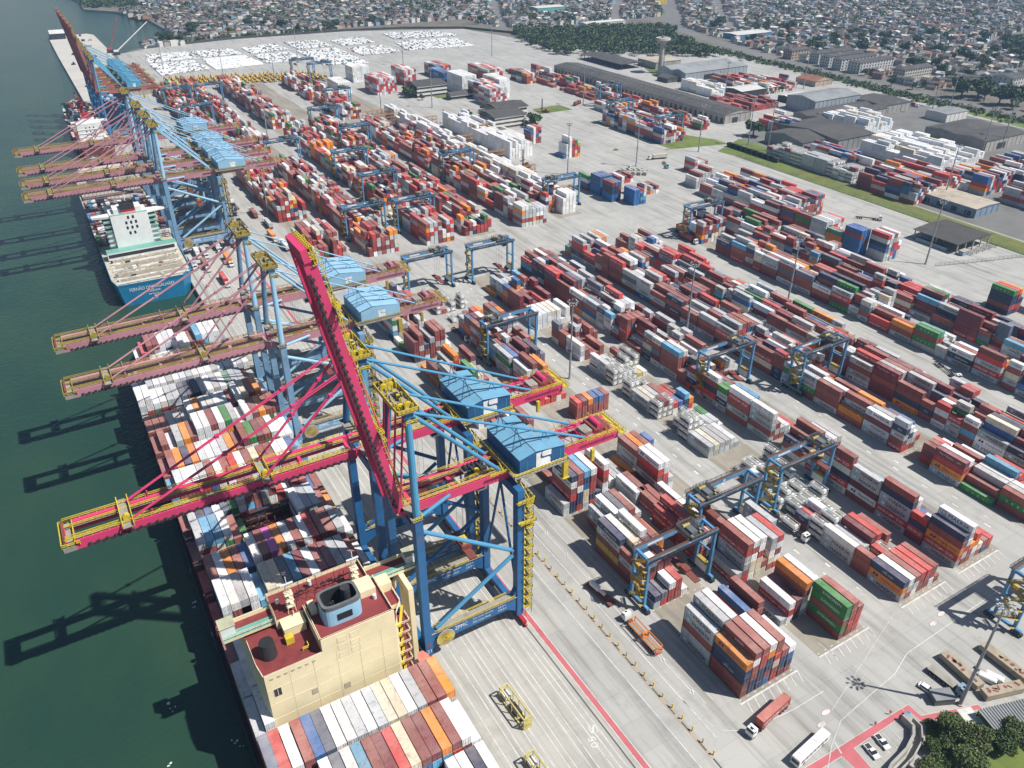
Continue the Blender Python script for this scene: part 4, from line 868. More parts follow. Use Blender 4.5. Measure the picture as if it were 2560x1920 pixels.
m = MB(); fp = []
for k in range(24):
    t = 2*math.pi*k/24; q = lambda v: math.copysign(abs(v)**.45, v); fp.append((33.6+4.9*q(math.cos(t)), 140+3.4*q(math.sin(t))))
n = len(fp); ip = [((x-33.6)*.86+33.6, (y-140)*.8+140) for x, y in fp]
def ring(z): return [(x, y, z) for x, y in fp]
m.add(ring(37.5)+ring(43.2), [(i, (i+1) % n, (i+1) % n+n, i+n) for i in range(n)], 'funnel_blue'); m.add(ring(43.2)+ring(44.4), [(i, (i+1) % n, (i+1) % n+n, i+n) for i in range(n)], 'grey_dark')
m.add(ring(44.4)+[(x, y, 44.4) for x, y in ip], [(i, (i+1) % n, (i+1) % n+n, i+n) for i in range(n)], 'grey_dark'); m.add([(x, y, 44.4) for x, y in ip]+[(x, y, 39) for x, y in ip], [(i, (i+1) % n, (i+1) % n+n, i+n) for i in range(n)], 'black_rubber'); m.add([(x, y, 39) for x, y in ip], [tuple(range(n))], 'black_rubber')
m.box(31.8, 136.5, 39.6, 35.6, 136.62, 41.6, 'black_rubber'); m.tube((35.6, 140.6, 39), (35.6, 140.6, 45.4), 1.2, 'dark_steel', 12)
for k in range(7): m.tube((30.6+k*.8, 138.6+(k % 3), 39), (30.6+k*.8, 138.6+(k % 3), 41+(k*7 % 4)*.7), .3, 'dark_steel', 6)
m.build('funnel', bh)
m = MB(); m.tube((15, 140, 34), (15, 140, 38.6), 2.1, 'dark_steel', 18, 1.75, cap=False); m.tube((15, 140, 38.6), (15, 140, 36), 1.74, 'black_rubber', 18, 1.6, cap=True); m.build('exhaust_stack', bh)
m = MB()
for x in (23.5, 40.5):
    for a, b in ((-1, -1), (1, -1), (-1, 1), (1, 1)): m.beam((x+a, 148+b, 37.2), (x+a*.3, 148+b*.3, 45.5), .14, .14, 'cream_rail')
    for z in (39, 41, 43): m.box(x-1., 147, z, x+1., 149, z+.1, 'cream_rail')
    m.tube((x, 148, 45), (x, 148, 48.5), .12, 'white_paint', 6); m.box(x-1.6, 147.8, 46, x+1.6, 148.2, 46.3, 'white_paint')
for k in range(16): x = 25+k*.95; m.tube((x, 148.6+(k*7 % 5)*.8, 37.2), (x+rn.uniform(-.4,.4), 148.6+(k*7 % 5)*.8, 39.5+rn.random()*3), .08, 'dark_steel', 5); m.box(x-.6, 150.5, 38.5+rn.random()*1.5, x+.6, 150.6, 39+rn.random(), 'dark_steel')
for x, y in ((27.5, 144), (21, 151), (42.6, 140), (30, 153)): m.tube((x, y, 38.2), (x, y, 39.6), .5, 'white_paint', 10)
m.build('antenna_mast', bh)
m = MB()
for k in range(6):
    z = 12+k*3.6; m.box(46.5, 135.5, z, 49.6, 139, z+.12, 'ship_deck_red'); m.rail([(46.5, 135.5, z), (49.6, 135.5, z), (49.6, 139, z)], m='cream_rail', post=1.2); m.beam((47, 135.8, z), (49, 138.6, z+3.6), .7, .15, 'yellow_rail'); m.box(46.2, 135.2, z+.1, 47, 136, z+.9, 'yellow_rail')
m.box(19.6, 140.5, 34, 21.6, 142.2, 36, 'yellow_rail'); m.rail([(22.5, 137, 34), (24, 137, 34), (24, 138.4, 34)], m='yellow_rail', r=.09); m.beam((22, 146.5, 34), (23.6, 146.5, 38), .9, .2, 'cream_rail')
m.build('stairs', bh)
m = MB(); m.prism([(51.6, 129.5), (53.6, 129.5), (54.2, 132), (54.2, 136), (53.4, 138), (51.8, 138), (51, 136), (51, 132)], 12, 14.2, 'lifeboat', 'lifeboat'); mat('lifeboat', (.72, .22, .16), .5); m.build('lifeboat', s1); AT(s1)
# ship with the blue stern
s2 = thing('container_ship', 'half empty container ship with blue stern and tall white bridge', 'ship', (36, 560, -3))
hull(s2, [(16.5, 444), (50, 442.5), (56, 452), (57, 500), (57, 650), (52, 690), (36, 722), (22, 690), (15.5, 640), (15, 500), (14.8, 453)], 8.5, None, 'ship_hull_blue', 'tan_deck')
m = MB(); nm = Vector((50-16.5, 442.5-444, 0)).normalized()
rn = random.Random(8)
for s_, a, w_, z, h in (('FERNÃO DE MAGALHÃES', .16, 23, 5.0, 2.3), ('MONROVIA', .41, 7, 3.0, 1.2), ('IMO 9', .43, 5, 1.3, .9)):
    p = Vector((16.5, 444, 0))+nm*a*33.5; fit_text(m, s_.replace('IMO 9', 'IMO'), 'letter_white', (p.x, p.y-.25-(8-z)*.0, z), tuple(nm), (0,0,1), w_, h)
lt2 = m.build('lettering', s2)
m = MB()
for k, y in enumerate((448, 454, 460, 468, 478)):
    m.box(19, y, 9, 53, y+.7, 11.2+(k % 2)*.8, 'tan_deck'); m.box(17.5, y-1.2, 9, 54.5, y-.8, 9.8, 'white_paint')
    for j in range(9): m.box(20+j*3.7, y+1.5, 9, 21.6+j*3.7, y+3.2, 10.2+(j*5 % 3)*.3, 'grey_steel' if j % 2 else 'white_paint'); m.tube((22+j*3.7, y+2.2, 9.5), (23+j*3.7, y+2.2, 9.5), .5, 'dark_steel', 8)
m.box(17.5, 484, 9, 55.5, 491, 13.2, 'white_paint'); m.box(18, 483.9, 10.5, 54, 484, 12.4, 'dark_steel'); m.sheet([(17.5,484),(55.5,484),(55.5,491),(17.5,491)], 13.22, 'ship_deck_green')
for k in range(120): x, y = rn.uniform(18.5, 53), rn.uniform(447, 482); q = rn.uniform(.3, 1.6); m.cbox(x, y, 8.6, q*rn.uniform(.6,2.5), q, rn.uniform(.5, 2.2), rn.choice(['grey_steel','dark_steel','white_paint','tan_deck','tan_deck','rust_red']))
m.build('after_deck', s2)
m = MB(); W_ = 'white_paint'
m.box(24.5, 491.4, 9, 44.5, 505, 32, W_); m.box(21, 493, 9, 24.4, 503, 22, W_); m.box(44.6, 493, 9, 48, 503, 22, W_)
for k in range(6):
    z = 14+k*2.8; m.box(20.5, 492.2, z, 24.4, 502, z+.2, 'ship_deck_green'); m.box(44.6, 492.2, z, 49, 502, z+.2, 'ship_deck_green'); m.rail([(20.5, 492.2, z+.2), (24.4, 492.2, z+.2)], m=W_); m.rail([(44.6, 492.2, z+.2), (49, 492.2, z+.2)], m=W_)
m.box(27, 494, 32, 42, 503, 34.6, W_); m.sheet([(24.5,491.4),(44.5,491.4),(44.5,494),(24.5,494)], 32.02, 'ship_deck_green'); m.rail([(24.6, 491.6, 32), (44.4, 491.6, 32)], m=W_)
b2 = m.build('bridge_house', s2)
m = MB(); m.prism([(15, 496), (24.4, 493.5), (24.4, 500), (15, 499)], 30.2, 31.4, W_); m.build('bridge_wing', b2); m = MB(); m.prism([(44.6, 493.5), (56, 496), (56, 499), (44.6, 500)], 30.2, 31.4, W_); m.build('bridge_wing', b2)
for z, xs in ((29.2, (33.2, 35.8)), (26.2, (31.6, 34.2, 36.8)), (23.2, (31.6, 34.2, 36.8)), (20, (32.4, 35))):
    for x in xs: m = MB(); m.box(x, 491.28, z, x+1.1, 491.39, z+1.7, 'glass_dark'); m.build('window', b2)
m = MB(); m.box(31, 492.6, 32, 38.5, 499, 37.4, 'dark_steel', skip='t'); m.box(30.9, 492.5, 33, 38.6, 499.1, 34.2, 'red_paint', skip='tb'); m.box(30.9, 492.5, 32, 38.6, 499.1, 33, 'orange_paint', skip='tb'); m.sheet([(31,492.6),(38.5,492.6),(38.5,499),(31,499)], 36, 'black_rubber'); m.build('funnel', b2)
m = MB(); m.tube((35, 502, 34), (35, 502, 42), .25, W_); m.box(33, 501.8, 39, 37, 502.2, 39.3, W_); m.build('antenna_mast', b2)
m = MB(); rn = random.Random(5)
for y in (508.5, 523, 538, 553.5, 572, 590, 606, 622):
    for z in (11, 14): m.box(16, y-.5, z, 56, y+.3, z+.2, 'ship_deck_red')
    for k in range(17): m.box(16+k*2.45, y-.3, 9, 16.2+k*2.45, y, 14, 'ship_deck_red')
for y in (590, 606, 622, 640):
    m.box(17, y+1, 9, 55, y+12, 10.4, 'concrete_wall')
m.build('lashing_bridge', s2); AT(s2)
# red geared ship
s3 = thing('cargo_ship', 'smaller red cargo ship with white bridge and upright red deck cranes', 'ship', (42, 850, -3))
hull(s3, [(31, 750), (53, 748), (57, 762), (57, 930), (44, 965), (33, 935), (28.5, 880), (28, 765)], 7, None, 'rust_red', 'tan_deck')
m = MB(); m.box(30, 762, 7, 53, 775, 12, W_); m.box(32, 764, 12, 51, 774, 25, W_); m.box(28.5, 766, 25, 56, 770, 26.2, W_); m.box(35, 767, 25, 47, 773, 28, W_)
for z in (14, 17, 20): m.box(32-.8, 763.6, z, 51.8, 764.2, z+.15, W_)
b3 = m.build('bridge_house', s3)
m = MB()
for z in (15, 18, 21): 
    for k in range(3): m.box(38+k*3, 763.9, z, 39+k*3, 763.99, z+1, 'glass_dark')
m.build('window', b3)
m = MB(); m.box(38, 768, 28, 44, 772.5, 32, 'red_paint'); m.build('funnel', b3)
mat('red_crane', (.36, .06, .055), .6)
for y in (800, 842): 
    m = MB(); m.tube((43, y, 7), (43, y, 26), 1.6, 'red_crane', 10, 1.3); m.box(41, y-2, 22, 45, y+2, 26, 'red_crane'); m.beam((43, y, 25), (42, y+24, 31), 1., 1.2, 'red_crane'); m.build('deck_crane', s3)
m = MB(); m.prism([(50, 757), (52.4, 757), (52.4, 764), (50, 764)], 10, 12, 'lifeboat'); m.build('lifeboat', s3); AT(s3)
# ------------------------------------------------------------------ water, land, pavements
def water_mat():
    m = bpy.data.materials.new('harbour_water'); m.use_nodes = True; t = m.node_tree; b = t.nodes['Principled BSDF']
    g = node(t, 'ShaderNodeNewGeometry')
    c = mixc(t, (.016, .048, .034), (.028, .062, .036), ramp(t, noise(t, .018, 3, stretch=(1, .5, 1)), .35, .65))
    t.links.new(c, b.inputs['Base Color']); b.inputs['Roughness'].default_value = .08; b.inputs['IOR'].default_value = 1.33
    n1 = noise(t, .42, 3, .55, stretch=(.8, 1.5, 1)); n2 = noise(t, .05, 3, .6)
    a = node(t, 'ShaderNodeMath', operation='ADD'); t.links.new(n1, a.inputs[0]); t.links.new(n2, a.inputs[1])
    bn = node(t, 'ShaderNodeBump'); bn.inputs['Strength'].default_value = .4; bn.inputs['Distance'].default_value = .9
    t.links.new(a.outputs[0], bn.inputs['Height']); t.links.new(bn.outputs[0], b.inputs['Normal']); MATS['harbour_water'] = m
water_mat()
def concrete(name, a, b_, c_, slab=(9, 9), joint=.10):
    """Cast slabs: tone varies slab by slab, joints, tyre-darkened streaks and stains."""
    m = bpy.data.materials.new(name); m.use_nodes = True; t = m.node_tree; b = t.nodes['Principled BSDF']
    g = node(t, 'ShaderNodeNewGeometry'); pos = g.outputs['Position']
    c = mixc(t, a, b_, ramp(t, noise(t, .02, 4), .38, .64)); c = mixc(t, c, c_, ramp(t, noise(t, .11, 5, .7), .52, .78))
    br = node(t, 'ShaderNodeTexBrick'); br.inputs['Scale'].default_value = 1; br.inputs['Brick Width'].default_value = slab[0]; br.inputs['Row Height'].default_value = slab[1]
    br.inputs['Mortar Size'].default_value = joint; br.inputs['Color1'].default_value = (.93, .93, .93, 1); br.inputs['Color2'].default_value = (1.04, 1.03, 1.02, 1); br.inputs['Mortar'].default_value = (.84, .84, .84, 1); br.offset = 0
    t.links.new(pos, br.inputs['Vector']); c = mixc(t, c, br.outputs['Color'], .8, 'MULTIPLY')
    st = noise(t, .30, 4, .65, stretch=(1, .06, 1)); c = mixc(t, c, mixc(t, c, (.70, .69, .68), 1., 'MULTIPLY'), ramp(t, st, .48, .68))
    sp = noise(t, .5, 2, .5); c = mixc(t, c, mixc(t, c, (.45, .43, .40), 1., 'MULTIPLY'), ramp(t, sp, .74, .80))
    t.links.new(c, b.inputs['Base Color']); b.inputs['Roughness'].default_value = .85; MATS[name] = m
concrete('yard_concrete', (.365, .357, .333), (.42, .41, .38), (.29, .283, .262)); concrete('quay_concrete', (.40, .385, .345), (.44, .425, .385), (.32, .305, .27), (6, 12))
concrete('old_paving', (.27, .245, .20), (.33, .295, .24), (.22, .20, .165), (3, 3), .05)
mat('town_ground', (.165, .145, .12), .95, var=.35, scale=.05, dirt=((.055, .075, .03), .03, .55)); mat('track_bed', (.15,.15,.05), .95); mat('asphalt', (.165, .160, .150), .9, var=.2, scale=.06); mat('asphalt_dark', (.10, .10, .10), .9, var=.25, scale=.1)
mat('grass_green', (.13, .17, .035), .95, var=.45, scale=.12, dirt=((.20, .18, .07), .06, .6)); mat('pale_pier', (.50, .47, .42), .9, var=.15, scale=.04)
mat('sand_soil', (.42, .34, .25), .95, var=.2, scale=.05); mat('line_white', (.60, .59, .57), .8, var=.35, scale=.6); mat('line_yellow', (.62, .45, .10), .8, var=.25); mat('line_red', (.47, .125, .135), .8, var=.2, scale=.3)
mat('foam_white', (.7, .74, .72), .6)
m = MB(); m.sheet([(-6000,-600),(5200,-600),(5200,7000),(-6000,7000)], -3, 'harbour_water'); struct('water', m)
coast = [(54.6,-500),(54.6,930),(56,1300),(58,1486),(113,1496),(121,1478),(122,1329),(126,1275),(168,1314),(191,1323),(222,1366),(227,1471),(223,1614),(190,1759),(143,1826),(150,1971),(130,2150),(60,2500),(60,6500),(5000,6500),(5000,-500)]
m = MB(); m.prism(coast, -4, -.02, 'concrete_wall', 'town_ground'); struct('ground', m)
m = MB(); m.sheet([(54.7,-300),(54.7,1000),(850,1000),(850,-300)], .0, 'yard_concrete'); struct('yard_pavement', m)
m = MB(); m.sheet([(54.7,-300),(54.7,760),(92,760),(92,-300)], .03, 'quay_concrete'); struct('quay_apron', m)
m = MB(); m.sheet([(54.8,985),(56,1300),(58.2,1485),(112.6,1495),(120.6,1477),(121.6,1329),(120,1200),(110,985)], .03, 'pale_pier'); struct('pier_pavement', m)
m = MB(); m.sheet([(112,1000),(126,1270),(170,1300),(293,1323),(472,1312),(642,1240),(690,1000)], .02, 'yard_concrete'); struct('car_park_pavement', m)
m = MB()
for x0, y0, x1, y1 in ((123.5,-60,181.5,330),(191.5,-60,249,375),(259.5,-60,317,375),(341,-60,398,375),(124,440,181,1000),(191,432,249,990),(259,432,318,980)):
    for xx in (x0, (x0+x1)/2+1.5): m.sheet([(xx+2.2,max(y0,88)),(xx+22.5,max(y0,88)),(xx+22.5,y1),(xx+2.2,y1)], .03, 'old_paving')
struct('stacking_area_pavement', m)
m = MB()
def line(x0, y0, x1, y1, w_=.3, z=.06, mt='line_white'):
    d = Vector((x1-x0, y1-y0, 0)); n = Vector((-d.y, d.x, 0)).normalized()*w_/2
    m.sheet([(x0+n.x, y0+n.y), (x0-n.x, y0-n.y), (x1-n.x, y1-n.y), (x1+n.x, y1+n.y)], z, mt)
for x in (61.5, 64.6, 66.2, 69.4, 71, 74.2, 75.8, 79, 80.6, 83.8, 85.4, 87.0): line(x, 60, x, 760, .26)
line(90.1, 60, 90.1, 700, .22); line(91.9, 60, 91.9, 700, .22); line(91, 60, 91, 700, 1.5, .05, 'line_red'); line(103, 60, 103, 420, .3); line(112.2, 84, 112.2, 420, .3); line(116.2, 97, 116.2, 420, .28)
for x0 in (117, 119.5, 121.8, 122.5, 124.6): line(x0, 93, x0, 400, .16)
for k in range(26): line(115.6, 98+k*12.5, 117, 98+k*12.5, .8)
for X in (184, 252, 322):
    for k in range(24): line(X, 96+k*12.5, X+.01, 98.4+k*12.5, .7); line(X+4, 99+k*12.5, X+4.01, 101+k*12.5, .7)
    for d in (-5, -4.2, 5.5, 6.3): line(X+d, 90, X+d, 372, .16)
for X in (126, 157, 194, 222.4, 262, 291, 344):
    line(X-1, 88, X+21, 88, .5); 
    for k in range(8): line(X+k*2.8, 84.5, X+k*2.8+1.2, 87.8, .3)
for X in (126, 157, 194, 222.4, 262, 291):
    for k in range(22):
        for j in range(8): line(X+j*2.8-.5, 89+k*12.52, X+j*2.8+.3, 89+k*12.52, .22, .055)
a = [(112.2, 97), (112.6, 90), (115, 84.6), (121, 81), (136.4, 79.5), (148, 79.4)]
for p, q in zip(a, a[1:]): line(*p, *q, .18)
a = [(118, 50), (130, 62.5), (136.4, 66.7), (144.6, 70.6), (161.8, 72.3), (170, 73), (179.2, 75.9), (227.2, 77.1)]
for p, q in zip(a, a[1:]): line(*p, *q, .2)
line(138, 67, 137, 64, .3); line(160, 92, 162, 64, .14); line(145, 74, 190, 88, .14)
for x, y in ((139.3, 72.4), (143.2, 74.4), (196, 79), (201.5, 80.2)): m.sheet([(x+1.5*math.cos(k*.4)*1.1, y+.75*math.sin(k*.4)) for k in range(16)], .06, 'line_red'); m.sheet([(x+1.4*math.cos(k*.4)*1.1, y+.68*math.sin(k*.4)) for k in range(16)], .075, 'line_white')
p = [(110, 62.6), (126, 66.0), (136, 65.6), (150, 65.2), (164.6, 64.6), (164.6, 60.6), (181, 54.9), (181, 53.4), (163, 58.8), (163, 63), (150, 63.2), (141, 63.3), (140, 55), (136.6, 55), (136.4, 63.4), (126, 63.8), (110, 60.6)]
m.sheet(p, .05, 'line_red')
for q, r_ in zip(p, p[1:]): line(*q, *r_, .12, .07)
for k in range(7): line(142+k*2.9, 57.6, 142.6+k*2.9, 62.8, .16)
fit_text(m, 'S', 'line_white', (86.6, 101, .07), (.2,1,0), (-1,.2,0), 2.6, 2.2); fit_text(m, '05', 'line_white', (84.2, 97.5, .07), (.2,1,0), (-1,.2,0), 3.2, 2.)
for x0, y0, x1, y1 in ((88.5, 60, 88.5, 760), (57.9, 60, 57.9, 760)): line(x0, y0, x1, y1, .42, .05, 'asphalt_dark')
for k in range(40): y = 70+k*6.2; line(107.4, y, 107.45, y+3.6, .42, .06, 'asphalt_dark')
line(107.4, 80, 107.4, 330, .9, .045, 'sand_soil')
struct('road_markings', m)
# grass strip with railway, far roads
m = MB(); m.sheet([(500,500),(545,520),(545,470),(526,430),(523,300),(523,60),(503,60),(502,300),(503,480)], .06, 'grass_green'); m.sheet([(800,360),(836,360),(836,520),(846,700),(862,870),(905,985),(850,850),(836,700),(818,540),(803,410)], .06, 'grass_green'); m.sheet([(660,780),(720,760),(735,800),(690,840)], .06, 'grass_green'); m.sheet([(384,806),(402,806),(402,830),(384,830)], .06, 'grass_green'); m.sheet([(440,690),(480,690),(480,715),(445,712)], .06, 'grass_green'); m.sheet([(470,525),(525,512),(525,530),(470,640)], .045, 'grass_green'); m.sheet([(146,20),(158,54.6),(163,58),(181,53),(200,40),(220,20)], .06, 'grass_green')
tag(m.build('grass'), 'strips of short sunlit grass along the railway and around the trees', 'grass', kind='stuff')
m = MB()
def road(pts, w_, z=.05, mt='asphalt'):
    for (x0, y0), (x1, y1) in zip(pts, pts[1:]):
        d = Vector((x1-x0, y1-y0, 0)); n = Vector((-d.y, d.x, 0)).normalized()*w_/2; e = d.normalized()*w_*.2
        m.sheet([(x0+n.x-e.x, y0+n.y-e.y), (x0-n.x-e.x, y0-n.y-e.y), (x1-n.x+e.x, y1-n.y+e.y), (x1+n.x+e.x, y1+n.y+e.y)], z, mt); z += .006
road([(846,300),(848,520),(858,700),(872,790),(910,960),(945,1077),(1075,1240),(1200,1400)], 24); road([(862,1125),(985,1290),(1101,1434),(1250,1600)], 13, .06); road([(943,1077),(700,1160)], 12, .07); road([(1000,1000),(1151,1191),(1330,1400)], 11, .08); road([(930,700),(1300,740),(1900,830)], 11, .09); road([(871,620),(1200,560),(1700,520)], 11, .10); road([(690,1190),(760,1330),(900,1600)], 10, .11); road([(300,1390),(380,1560),(520,1800)], 9, .12)
struct('road', m)
m = MB()
for x in (511.5, 513, 517.5, 519): m.sheet([(x-.12,60),(x+.12,60),(x+.12,430),(x-.12,430)], .09, 'rust_red')
m.sheet([(511,60),(513.5,60),(513.5,430),(511,430)], .075, 'track_bed'); m.sheet([(517,60),(519.5,60),(519.5,430),(517,430)], .075, 'track_bed'); struct('railway_track', m)
m = MB(); m.sheet([(525,60),(812,60),(800,420),(806,545),(640,560),(560,530),(525,500)], .03, 'asphalt'); struct('terminal_pavement', m)
m = MB(); rn = random.Random(9)
for x, y in ((-14,150),(-6,118),(4,206),(2.5,150),(-10,171)):
    for k in range(5): a, b = x+rn.gauss(0,.8), y+rn.gauss(0,2.2); s_ = rn.uniform(.15,.5); m.sheet([(a+s_*math.cos(j)*rn.uniform(.5,1.4), b+s_*math.sin(j)*rn.uniform(.5,1.4)) for j in range(6)], -2.96, 'foam_white')
tag(m.build('foam'), 'small patches of white foam on the dark water', 'foam', kind='stuff')

# ------------------------------------------------------------------ fences and walls
def fence(name, pts, h, label, mt='grey_dark', wall=0., post=3.):
    m = MB(); c = thing(name, label, 'fence' if wall == 0 else 'wall', (*pts[0], 0))
    for p, q in zip(pts, pts[1:]):
        if wall: m.beam((*p, h/2), (*q, h/2), wall, h, mt)
        else: m.rail([(*p, 0), (*q, 0)], h, mt, post, .05, (1., .66, .33, .05))
    o = m.build('panel', c); o.location = (-pts[0][0], -pts[0][1], 0)
fence('rail_fence', [(503,480),(503.5,300),(503,120)], 2.2, 'thin dark fence between concrete yard and railway grass', post=5)
fence('yard_fence', [(440,250),(470,240),(520,225)], 2.2, 'wire fence running from the light mast past open shed')
fence('boundary_wall', [(171,1302),(293,1325),(472,1314),(560,1290),(645,1242),(690,1150),(655,1000)], 3.2, 'long dark boundary wall behind the white car lots', 'roof_dark', .6)
fence('curved_wall', [(158.7,62.5),(158.4,59),(156,57.2),(151,55.6),(144,54.8),(136,52)], 2.4, 'low curved grey wall round the small car park', 'concrete_wall', .7)
fence('curved_wall', [(160.6,60.6),(160.4,58),(157,55.2),(151,53.4),(144,52.6)], 2., 'outer grey parapet of the curved ramp beside trees', 'concrete_wall', .4)

# ------------------------------------------------------------------ buildings
def bays(m, x0, y0, x1, y1, z0, z1, n, mt, face):
    for k in range(n):
        f0, f1 = (k+.22)/n, (k+.78)/n
        if face == 'w': m.box(x0-.06, y0+(y1-y0)*f0, z0, x0+.1, y0+(y1-y0)*f1, z1, mt)
        if face == 's': m.box(x0+(x1-x0)*f0, y0-.06, z0, x0+(x1-x0)*f1, y0+.1, z1, mt)
def shed(name, label, x0, y0, x1, y1, h, hr, mroof, mwall, axis='y', nd=0, spans=1, roll=True, group=None, opens=None):
    c = thing(name, label, 'warehouse', ((x0+x1)/2, (y0+y1)/2, 0), 0, group); ox, oy = (x0+x1)/2, (y0+y1)/2
    m = MB(); m.box(x0-ox, y0-oy, 0, x1-ox, y1-oy, h-.1, mwall)
    for k in range(int((y1-y0)/6)+1): y = y0+k*(y1-y0)/max(1, int((y1-y0)/6)); m.box(x0-.25-ox, y-.25-oy, 0, x0-ox, y+.25-oy, h-.15, mwall)
    for k in range(int((x1-x0)/6)+1): x = x0+k*(x1-x0)/max(1, int((x1-x0)/6)); m.box(x-.25-ox, y0-.25-oy, 0, x+.25-ox, y0-oy, h-.15, mwall)
    m.build('wall', c); m = MB()
    for k in range(spans):
        if axis == 'y': a = x0+(x1-x0)*k/spans; b = x0+(x1-x0)*(k+1)/spans; m.gable(a-ox, y0-oy, 0, b-ox, y1-oy, h, hr, mroof, mwall, 'y', .5)
        else: a = y0+(y1-y0)*k/spans; b = y0+(y1-y0)*(k+1)/spans; m.gable(x0-ox, a-oy, 0, x1-ox, b-oy, h, hr, mroof, mwall, 'x', .5)
        if axis == 'y' and roll:
            xm = (a+b)/2-ox
            for j in range(int((y1-y0)/5)): y = y0+2.5+j*5-oy; m.box(xm-.3, y-.3, hr-.1, xm+.3, y+.3, hr+.7, 'grey_steel')
            for j in range(int((y1-y0)/9)):
                y = y0+4+j*9-oy
                for f in (.25, .75): x = a+(b-a)*f-ox; m.add([(x-2.2, y, h+(hr-h)*(.5-(2.2 if f<.5 else -2.2)/(b-a)*2)+.03),(x+2.2, y, h+(hr-h)*(.5+(2.2 if f<.5 else -2.2)/(b-a)*2)+.03),(x+2.2, y+.7, h+(hr-h)*(.5+(2.2 if f<.5 else -2.2)/(b-a)*2)+.03),(x-2.2, y+.7, h+(hr-h)*(.5-(2.2 if f<.5 else -2.2)/(b-a)*2)+.03)], [(0,1,2,3)], 'roof_grey')
    m.build('roof', c)
    if nd:
        for k in range(nd):
            d = MB(); f0 = (k+.28)/nd; f1 = (k+.72)/nd; d.box(x0-.12-ox, y0+(y1-y0)*f0-oy, .8, x0+.1-ox, y0+(y1-y0)*f1-oy, h*.62, 'dark_steel'); d.build('door', c)
    if opens: d = MB(); d.box(x0+(x1-x0)*.3-ox, y0-.3-oy, 0, x0+(x1-x0)*.5-ox, y0-oy, h*.6, 'dark_steel'); d.build('door', c)
    return c
shed('long_warehouse', 'very long low warehouse with dark weathered roof and open bays along its side', 570, 566, 604, 862, 8.5, 10.5, 'roof_dark', 'concrete_wall', nd=40, roll=True, opens=1)
shed('warehouse', 'dark grey ridged warehouse beside white tank containers, nearer half of a pair', 556, 458, 600, 500, 9, 12.5, 'roof_dark', 'roof_grey', 'x', opens=1); shed('warehouse', 'dark grey ridged warehouse behind its lower twin near white reefers', 585, 446, 632, 512, 10, 13, 'roof_dark', 'roof_grey', 'x')
shed('warehouse', 'huge flat dark-roofed warehouse beside rows of white reefers', 694, 382, 752, 440, 9, 11, 'roof_dark', 'concrete_wall', 'x', spans=2, opens=1, roll=False)
shed('warehouse', 'grey ribbed hall with pale roof below the water tower', 668, 735, 766, 784, 10, 13, 'roof_grey', 'grey_corrugated', 'x', spans=2, opens=1) if mat('grey_corrugated', (.33,.36,.38), .6) else 0
shed('warehouse', 'tall grey steel shed open at one end over scrap', 672, 548, 738, 584, 13, 16, 'roof_grey', 'grey_corrugated', 'x'); shed('warehouse', 'low dark shed with pale stripes, beside tall grey shed', 640, 512, 735, 545, 7, 9, 'roof_dark', 'concrete_wall', 'x', spans=2)
shed('warehouse', 'dark lean shed joined to striped low shed, far side', 735, 515, 775, 560, 8, 9.5, 'roof_dark', 'concrete_wall', 'x')
shed('canopy_shed', 'white canopy roof standing among stacked red containers', 664, 640, 722, 664, 7, 8.5, 'roof_pale', 'dark_steel', 'x', roll=False) if mat('roof_pale', (.58,.57,.53), .7) else 0
shed('canopy_shed', 'small white roofed bay beside orange scrap', 690, 596, 722, 612, 6, 7, 'roof_pale', 'dark_steel', 'x', roll=False); shed('shed', 'brown tiled shed beside highway fence', 778, 640, 806, 668, 6, 9, 'roof_terracotta', 'wall_tan', roll=False)
shed('workshop', 'tan roofed workshop with blue front beside railway grass', 536, 288, 562, 330, 6.5, 7.5, 'roof_tan', 'wall_blueish', roll=False, nd=4) if mat('wall_blueish', (.22,.30,.38), .8) else 0
shed('office_block', 'white two storey office with dark windows near white reefers', 757, 462, 790, 484, 8, 8.6, 'roof_grey', 'wall_white', 'x', roll=False); shed('shed', 'blue steel hut beside white reefer stacks', 655, 522, 684, 536, 7, 8, 'roof_slate', 'wall_blue', 'x', roll=False)
shed('quay_store', 'long low store with pale roof beyond far quay cranes', 100, 986, 136, 1002, 6, 7.5, 'roof_sage', 'concrete_wall', 'x', roll=False, spans=2)
c = thing('carport_shed', 'dark open-sided shed roof before the wood', 'shed', (662, 880, 0)); m = MB(); m.gable(-12, -48, 0, 22, 42, 6.5, 8, 'roof_dark'); m.build('roof', c); m = MB()
for k in range(12):
    for x in (-11, 21): m.box(x-.3, -47+k*8-.3, 0, x+.3, -47+k*8+.3, 6.4, 'dark_steel')
m.build('column', c)
shed('office_block', 'flat grey utility block beside the water tower', 690, 815, 730, 850, 8, 8.4, 'roof_tan', 'concrete_wall', 'x', roll=False); shed('pump_house', 'small dark gabled hut under the water tower', 648, 742, 664, 760, 5, 8, 'roof_slate', 'roof_slate', roll=False)
c = thing('water_tower', 'tall concrete water tower with a mushroom top', 'water tower', (680, 794, 0)); m = MB(); m.tube((0,0,0), (0,0,36), 3.2, 'concrete_wall', 14, 2.6); m.build('shaft', c); m = MB(); m.tube((0,0,33), (0,0,38), 3, 'concrete_wall', 20, 9.5); m.tube((0,0,38), (0,0,40.2), 9.5, 'concrete_wall', 20, 8.6); m.tube((0,0,40.2), (0,0,42), 2, 'roof_grey', 10); m.build('tank', c)
